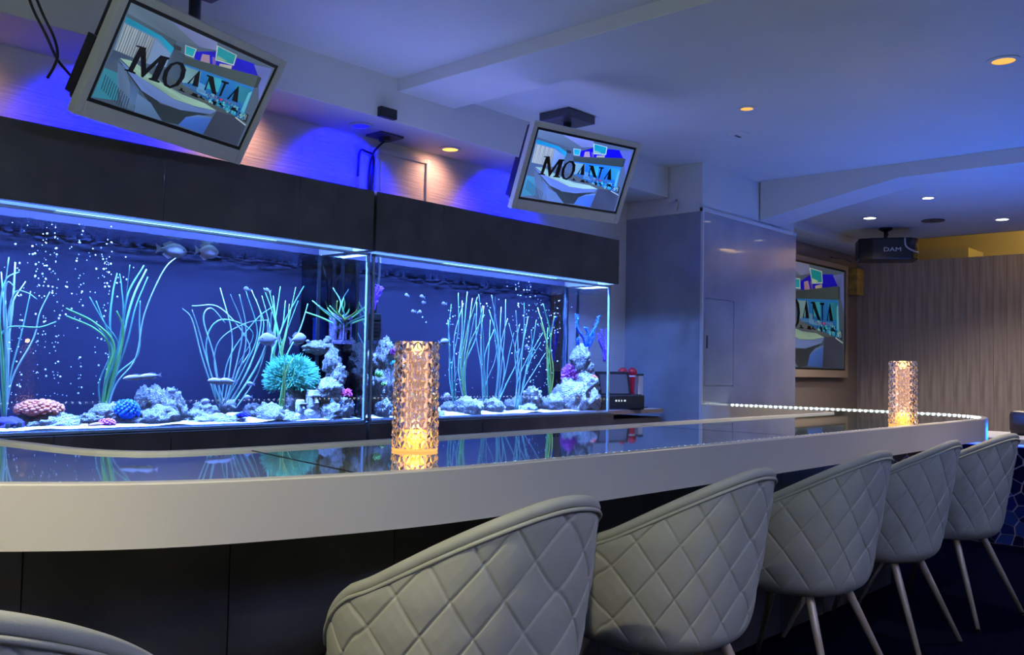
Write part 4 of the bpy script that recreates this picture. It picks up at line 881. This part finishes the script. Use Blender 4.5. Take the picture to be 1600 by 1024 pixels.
# grasses: every blade a part
GC = {'teal': (.17, .40, .30), 'pale': (.30, .46, .40), 'green': (.13, .38, .10), 'olive': (.15, .28, .07), 'lime': (.36, .48, .08), 'deep': (.06, .19, .14)}
def grass(label, Y, blades, name='seaweed_plant'):
    b0 = blades[0][0][0]; p = at(*b0, Y=Y); t = empty(name, p, 0, label, 'aquatic plant'); rnd = random.Random(int(b0[0]))
    for pts, wd, col in blades:
        n = len(pts); dy = rnd.uniform(-.05, .05)
        P = crspline([at(a, b, Y=min(3.42, max(3.12, Y+dy*i/(n-1))))-p for i, (a, b) in enumerate(pts)], 7); m_ = len(P)
        MB().tube(P, [wd*.85*(1-.55*(i/m_)**2) for i in range(m_)], 5, flat=.45).build('blade', M('blade_'+col, GC[col], .5, noise_amt=.12, nscale=25), t, True)
def fan(base, tips, wd, cols, sway=0, rnd=random.Random(2), spread=3):
    out = []
    for i, (tx, ty) in enumerate(tips):
        bx = base[0]+rnd.uniform(-spread, spread); by = base[1]
        m1 = (bx+(tx-bx)*.15+sway+rnd.uniform(-3, 3), by+(ty-by)*.35); m2 = (bx+(tx-bx)*.55+sway*.6+rnd.uniform(-7, 7), by+(ty-by)*.68)
        out.append(([(bx, by), m1, m2, (tx, ty)], wd*rnd.uniform(.8, 1.2), cols[i % len(cols)]))
    return out
grass('tall pale grass clump at the far left edge of the aquarium', 3.24,
      fan((6, 655), [(14, 402), (2, 425), (-8, 430), (24, 410), (9, 470)], .0052, ['pale', 'teal', 'green']) +
      [([(8, 650), (12, 560), (8, 470), (12, 442), (22, 448)], .005, 'pale'), ([(8, 650), (14, 560), (18, 480), (40, 440)], .004, 'pale'), ([(8, 650), (10, 520), (22, 460), (42, 458), (58, 468)], .004, 'pale'), ([(8, 650), (18, 580), (34, 520), (48, 455)], .004, 'teal'),
       ([(8, 652), (20, 590), (52, 530), (62, 490), (78, 456)], .004, 'pale'), ([(4, 650), (-6, 560), (10, 514), (60, 512), (88, 503)], .0045, 'teal'), ([(6, 650), (0, 500), (8, 440), (30, 425)], .004, 'teal')])
grass('green swaying grass clump behind the blue coral', 3.27,
      [([(160, 646), (165, 600), (178, 540), (148, 505), (103, 482)], .0075, 'green'), ([(158, 646), (164, 600), (172, 545), (150, 515), (104, 494)], .006, 'green'), ([(162, 646), (176, 590), (190, 540), (192, 510), (182, 486)], .0075, 'green'),
       ([(161, 646), (172, 590), (185, 540), (160, 500), (140, 464)], .004, 'deep'), ([(161, 646), (172, 590), (180, 545), (165, 510), (150, 470)], .004, 'deep'), ([(164, 646), (180, 580), (190, 520), (200, 460), (225, 415)], .0065, 'deep'),
       ([(163, 646), (182, 580), (196, 510), (210, 460), (229, 421)], .0065, 'teal'), ([(165, 646), (182, 585), (200, 530), (212, 480), (231, 433)], .005, 'deep'), ([(163, 646), (178, 590), (172, 510), (176, 460), (183, 427)], .0055, 'deep'), ([(162, 646), (178, 590), (192, 500), (190, 450), (187, 428)], .004, 'deep'),
       ([(166, 646), (180, 590), (215, 555), (218, 500), (219, 470)], .005, 'teal'), ([(166, 646), (182, 600), (212, 560), (226, 490), (255, 424), (278, 400)], .004, 'pale'), ([(159, 646), (155, 600), (172, 555), (168, 530), (142, 500)], .004, 'deep'), ([(160, 646), (164, 600), (180, 560), (195, 480), (203, 414)], .003, 'deep')])
grass('pale arching grass clump in the middle of the left aquarium', 3.25,
      [([(340, 632), (316, 560), (300, 500), (285, 482)], .0042, 'pale'), ([(346, 634), (325, 570), (310, 515), (300, 484)], .0042, 'pale'), ([(345, 632), (335, 560), (318, 500), (330, 482), (352, 505)], .0042, 'pale'), ([(340, 632), (322, 540), (345, 500), (395, 520), (372, 570)], .004, 'teal'),
       ([(352, 632), (372, 560), (378, 510), (360, 460)], .0045, 'pale'), ([(352, 632), (380, 560), (384, 510), (374, 460)], .0042, 'pale'), ([(352, 632), (384, 570), (402, 520), (384, 455)], .0045, 'teal'), ([(356, 634), (392, 570), (408, 500), (393, 453)], .0042, 'pale'),
       ([(360, 634), (395, 560), (412, 510), (400, 468)], .0042, 'teal'), ([(362, 634), (402, 570), (420, 520), (414, 478)], .0045, 'pale'), ([(362, 634), (398, 580), (420, 530), (424, 488)], .004, 'teal'), ([(350, 632), (360, 570), (362, 520), (344, 450)], .004, 'pale'),
       ([(354, 632), (372, 580), (390, 540), (345, 482), (300, 478)], .004, 'pale'), ([(368, 640), (400, 590), (416, 540), (418, 500)], .004, 'pale'), ([(345, 632), (358, 560), (400, 500), (428, 478)], .0035, 'teal'), ([(350, 632), (335, 570), (345, 530), (385, 505), (420, 500)], .0035, 'pale')])
grass('straight green grass clump behind the mint bush coral', 3.36,
      fan((432, 600), [(438, 448), (446, 470), (462, 449), (475, 447), (412, 450), (427, 462), (452, 475), (466, 470), (421, 455), (481, 475), (409, 462)], .0045, ['green', 'teal', 'olive', 'deep'], 0, random.Random(4), 12))
grass('olive stalks growing through the mint bush coral', 3.19, fan((440, 642), [(447, 560), (452, 565), (458, 560), (442, 575), (463, 572)], .0045, ['olive', 'green', 'lime'], 0, random.Random(6), 4))
grass('curly green leafy plant on top of the castle ruin', 3.28,
      fan((538, 520), [(508, 470), (520, 450), (530, 432), (545, 452), (562, 462), (568, 480), (488, 470), (498, 478), (552, 446), (515, 478), (560, 500), (527, 470), (478, 488), (570, 470)], .0060, ['green', 'teal', 'lime'], 3, random.Random(8), 12))
grass('pale swaying grass clump right of the near crystal lamp', 3.25, fan((712, 640), [(705, 476), (716, 458), (724, 474), (732, 500), (700, 500)], .0050, ['deep', 'teal', 'pale'], -4, random.Random(9)))
grass('twisting olive-stemmed grass clump in the right aquarium', 3.22, fan((727, 636), [(730, 456), (738, 466), (746, 464), (754, 478), (722, 470), (757, 492), (742, 490)], .0052, ['teal', 'pale', 'olive'], -8, random.Random(10)))
grass('dense blue-green grass clump left of centre in the right aquarium', 3.27, fan((760, 640), [(748, 460), (756, 478), (766, 500), (745, 472), (772, 515), (778, 530), (752, 500)], .0046, ['teal', 'pale'], -2, random.Random(12), 5))
grass('leaning pale grass clump in the centre of the right aquarium', 3.23, fan((776, 630), [(768, 461), (774, 464), (790, 468), (764, 484), (793, 498), (812, 545), (783, 480), (803, 520)], .0052, ['pale', 'teal'], 6, random.Random(13), 4))
grass('wide pale grass clump right of centre in the right aquarium', 3.22, fan((808, 640), [(806, 485), (819, 473), (825, 495), (838, 500), (852, 552), (848, 520), (812, 506), (830, 515), (795, 505), (845, 535)], .0048, ['pale', 'teal'], 3, random.Random(14), 5))
grass('lime green upright grass beside the wide pale clump', 3.25, fan((857, 632), [(840, 481), (849, 476), (866, 494), (856, 512), (845, 505)], .0068, ['lime', 'green'], 2, random.Random(15), 2))

# fish
def fish(px, py, Lpx, Hpx, Y, color, label, head=1, tilt=0, stripe=None, group=None, name='aquarium_fish'):
    p = at(px, py, Y=Y); k = mpp(p)*1.15; L, H = Lpx*k, Hpx*k; t = empty(name, p, 0, label, 'fish', group); t.rotation_euler = (0, tilt, 0 if head > 0 else PI)
    st = [(-.34, .16), (-.25, .30), (-.1, .72), (.08, 1.0), (.24, .94), (.38, .62), (.47, .25), (.5, .05)]; n = 10
    mb = MB(); mb.add([(x*L, .42*H*.5*h_*math.sin(2*PI*a/n)*.8, .5*H*h_*math.cos(2*PI*a/n)) for x, h_ in st for a in range(n)], [(i*n+a, i*n+(a+1) % n, (i+1)*n+(a+1) % n, (i+1)*n+a) for i in range(len(st)-1) for a in range(n)]+[tuple(range(n)), tuple(range((len(st)-1)*n, len(st)*n))])
    FM = M('fish_%02d%02d%02d' % tuple(int(c*99) for c in color), color, .35, noise_amt=.12, nscale=60)
    b = mb.build('body', FM, t, True)
    def fin(nm, pts, mat=FM): MB().add([(a*L, -.0006, b_*H) for a, b_ in pts]+[(a*L, .0006, b_*H) for a, b_ in pts], [tuple(range(len(pts))), tuple(range(2*len(pts)-1, len(pts)-1, -1))]).build(nm, mat, t)
    fin('tail_fin', [(-.32, .08), (-.5, .36), (-.45, 0), (-.5, -.36), (-.32, -.08)])
    if Lpx > 14:
        fin('dorsal_fin', [(.2, .44), (-.05, .62), (-.28, .36), (-.22, .16)]); fin('anal_fin', [(.1, -.45), (-.1, -.62), (-.28, -.36), (-.22, -.16)])
        for s_ in (-1, 1): MB().ball((.36*L, s_*.115*H, .08*H), .045*H, 8, 5).build('eye', BLACK, t, True)
    if stripe: MB().add([(x*L, sy*(.42*H*.5*h_*.82), .10*H*h_+dz*H*.09) for sy in (-1,) for x, h_ in st for dz in (-1, 1)], [(2*i, 2*i+2, 2*i+3, 2*i+1) for i in range(len(st)-1)]).build('stripe', M('fish_stripe', (.65, .05, .08), .4), t)
    return t
PALE = (.32, .32, .42)
fish(268, 391, 46, 20, 3.18, PALE, 'large pale gourami, left of the pair under the light strip')
fish(323, 393, 36, 20, 3.18, (.36, .33, .44), 'large pale gourami, right of the pair under the light strip')
fish(421, 530, 34, 18, 3.22, PALE, 'pale fish swimming behind the arching grass above the mint coral', -1, .1)
fish(465, 530, 28, 16, 3.20, (.36, .36, .48), 'pale fish swimming right, above the mint coral', 1, -.22)
for x, y, lab in ((211, 590, 'red-striped slim fish, left one of the pair beside the green grass'), (234, 588, 'red-striped slim fish, right one of the pair beside the green grass')): fish(x, y, 34, 8, 3.17, (.38, .36, .42), lab, -1, .12, True, 'red-striped slim fish')
for x, y, lab in ((340, 596, 'red-striped slim fish, left one in front of the arching grass'), (356, 596, 'red-striped slim fish, right one in front of the arching grass')): fish(x, y, 30, 9, 3.16, (.38, .36, .42), lab, -1, -.05, True, 'red-striped slim fish')
fish(145, 665, 26, 7, 3.14, (.70, .35, .22), 'brownish slim fish resting on the sand by the pink coral', 1, -.1)
for x, y, L, H, lab in ((270, 611, 15, 8, 'small pale fish above the white outcrop'), (319, 628, 17, 8, 'small pale fish above the low ridge'), (388, 621, 13, 7, 'small pale fish left of the mint coral, lower one'), (392, 600, 13, 6, 'small pale fish left of the mint coral, upper one'),
        (386, 452, 11, 7, 'tiny pale fish left of two near the arching grass tips'), (418, 454, 12, 7, 'tiny pale fish right of two near the arching grass tips'), (482, 534, 9, 5, 'tiny pale fish left of the castle ruin'),
        (636, 462, 9, 6, 'tiny pale fish leftmost of the shoal in the right aquarium'), (660, 464, 10, 6, 'tiny pale fish at the top of the shoal in the right aquarium'), (662, 473, 8, 5, 'tiny pale fish in the middle of the shoal in the right aquarium'), (694, 475, 11, 6, 'tiny pale fish rightmost of the shoal in the right aquarium'), (646, 487, 9, 6, 'tiny pale fish lowest left of the shoal in the right aquarium'), (655, 488, 9, 6, 'tiny pale fish lowest right of the shoal in the right aquarium'),
        (693, 534, 20, 8, 'pale slim fish just right of the near crystal lamp'), (697, 620, 17, 10, 'pale fish low beside the near crystal lamp'), (824, 542, 11, 5, 'tiny pale fish among the wide pale grass')):
    fish(x, y, L, H, 3.2, PALE, lab, 1 if int(x) % 2 else -1, .1 if int(y) % 2 else -.15, None, 'small pale fish')

# bubbles rising from air stones: far too many to count
def bubbles(label, cols, n, seed):
    rnd = random.Random(seed); mb = MB(); p0 = at(cols[0][0], cols[0][1], Y=3.3)
    for i in range(n):
        x, y0, y1, j = rnd.choice(cols); p = at(x+rnd.gauss(0, j), rnd.uniform(y0, y1), Y=rnd.uniform(3.13, 3.40)); mb.ball(p-p0, rnd.choice((.0014, .0018, .0022, .0034)), 6, 4)
    o = mb.build('air_bubbles', M('bubble', (.85, .9, 1), .15, emit=None), None, True); o.location = p0; tag(o, label, 'bubbles', None, 'stuff')
bubbles('white air bubbles rising through the left aquarium', [(16, 500, 640, 2), (30, 400, 650, 3), (58, 380, 640, 2), (70, 350, 640, 3), (87, 350, 640, 3), (100, 340, 620, 12), (125, 350, 640, 3), (152, 360, 640, 5), (168, 350, 600, 3), (60, 345, 470, 40), (170, 380, 480, 25)], 330, 1)
bubbles('white air bubbles rising through the right aquarium', [(705, 480, 640, 3), (716, 520, 640, 4), (815, 440, 520, 8), (826, 440, 600, 5), (838, 460, 600, 10), (872, 450, 600, 4), (850, 480, 630, 8), (760, 440, 620, 50), (855, 450, 620, 22)], 300, 2)

# ------------------------------------------------------------------ side cabinet with the karaoke set
t = empty('side_cabinet', (4.60, 3.12, 0), 0, 'low slate cabinet with grey top between the aquarium and the pillar', 'cabinet')
MB().box(-.265, .265, .02, .56, 0, .76).build('body', JOINT, t); MB().box(-.285, .285, 0, .57, .785, .81).build('top_board', M('grey_laminate', (.22, .20, .21), .4), t)
MB().box(-.26, .255, 0, .02, .60, .755).build('drawer', SLATE, t); MB().box(-.26, .255, 0, .02, .02, .595).build('drawer', SLATE, t)
cx, cy, cz = 4.50, 3.22, .811
t = empty('karaoke_tablet', (cx-.02, cy-.04, cz), -.25, 'black tablet remote standing in its charging dock', 'tablet')
MB().box(-.16, .17, -.05, .10, 0, .085).build('dock', BLACK, t, bevel=.006)
mb = MB(); vs = [Vector(v) for v in ((-.15, 0, 0), (.10, 0, 0), (.10, .02, 0), (-.15, .02, 0), (-.15, 0, .145), (.10, 0, .145), (.10, .02, .145), (-.15, .02, .145))]
tb = mb.add(vs, [(0, 3, 2, 1), (4, 5, 6, 7), (0, 1, 5, 4), (1, 2, 6, 5), (2, 3, 7, 6), (3, 0, 4, 7)]).build('tablet', BLACK, t, bevel=.004); tb.location = (0, -.01, .082); tb.rotation_euler = (-.2, 0, 0)
MB().box(-.13, .08, -.0015, -.0004, .012, .128).build('display', M('dim_display', (.03, .035, .05), .15, emit=(.10, .11, .18), es=.25), tb)
for i, wd in enumerate((.012, .010, .008, .014)): MB().box(-.06+i*.022, -.06+i*.022+wd, -.0515, -.0505, .048, .058).build('indicator', emit_mat('tiny_white', (.8, .85, 1), .9), t)
def microphone(x, y, z, h, col, ball, label):
    t = empty('microphone', (x, y, z), 0, label, 'microphone', 'karaoke microphones in their stand')
    MB().lathe([(.014, 0), (.016, h*.4), (.021, h*.74), (.021, h*.78)], n=16).build('handle', col, t, True); MB().ball((0, 0, h*.78+.024), .030, 14, 10).build('head', ball, t, True); MB().lathe([(.0225, h*.76), (.0225, h*.80)], n=16).build('collar', SILVER, t)
RED = M('red_mic', (.42, .012, .03), .35)
q = empty('microphone_stand', (cx+.20, cy+.06, cz), 0, 'black box holding the microphones beside the tablet', 'stand'); MB().box(-.10, .10, -.06, .06, 0, .085).build('box', BLACK, q, bevel=.005); MB().box(-.12, .15, -.07, .07, 0, .006).build('foot', BLACK, q)
for px, lab in ((973, 'red microphone behind the tablet, left of the two red ones'), (988, 'red microphone standing clear of the tablet')):
    b = at(px, 582, Y=3.31); microphone(b.x, b.y, cz+.03, (b.z-.024-cz-.03)/.78, RED, RED, lab)
b = at(998, 607, Y=3.31); t = empty('remote_control', (b.x+.008, b.y, cz+.05), 0, 'white remote handset beside the red microphones', 'remote')
MB().box(-.026, .026, -.012, .012, 0, .15).build('case', M('white_plastic', (.6, .6, .66), .35), t, bevel=.005); MB().box(-.027, .027, -.013, .013, .15, .163).build('cap', STEEL, t)
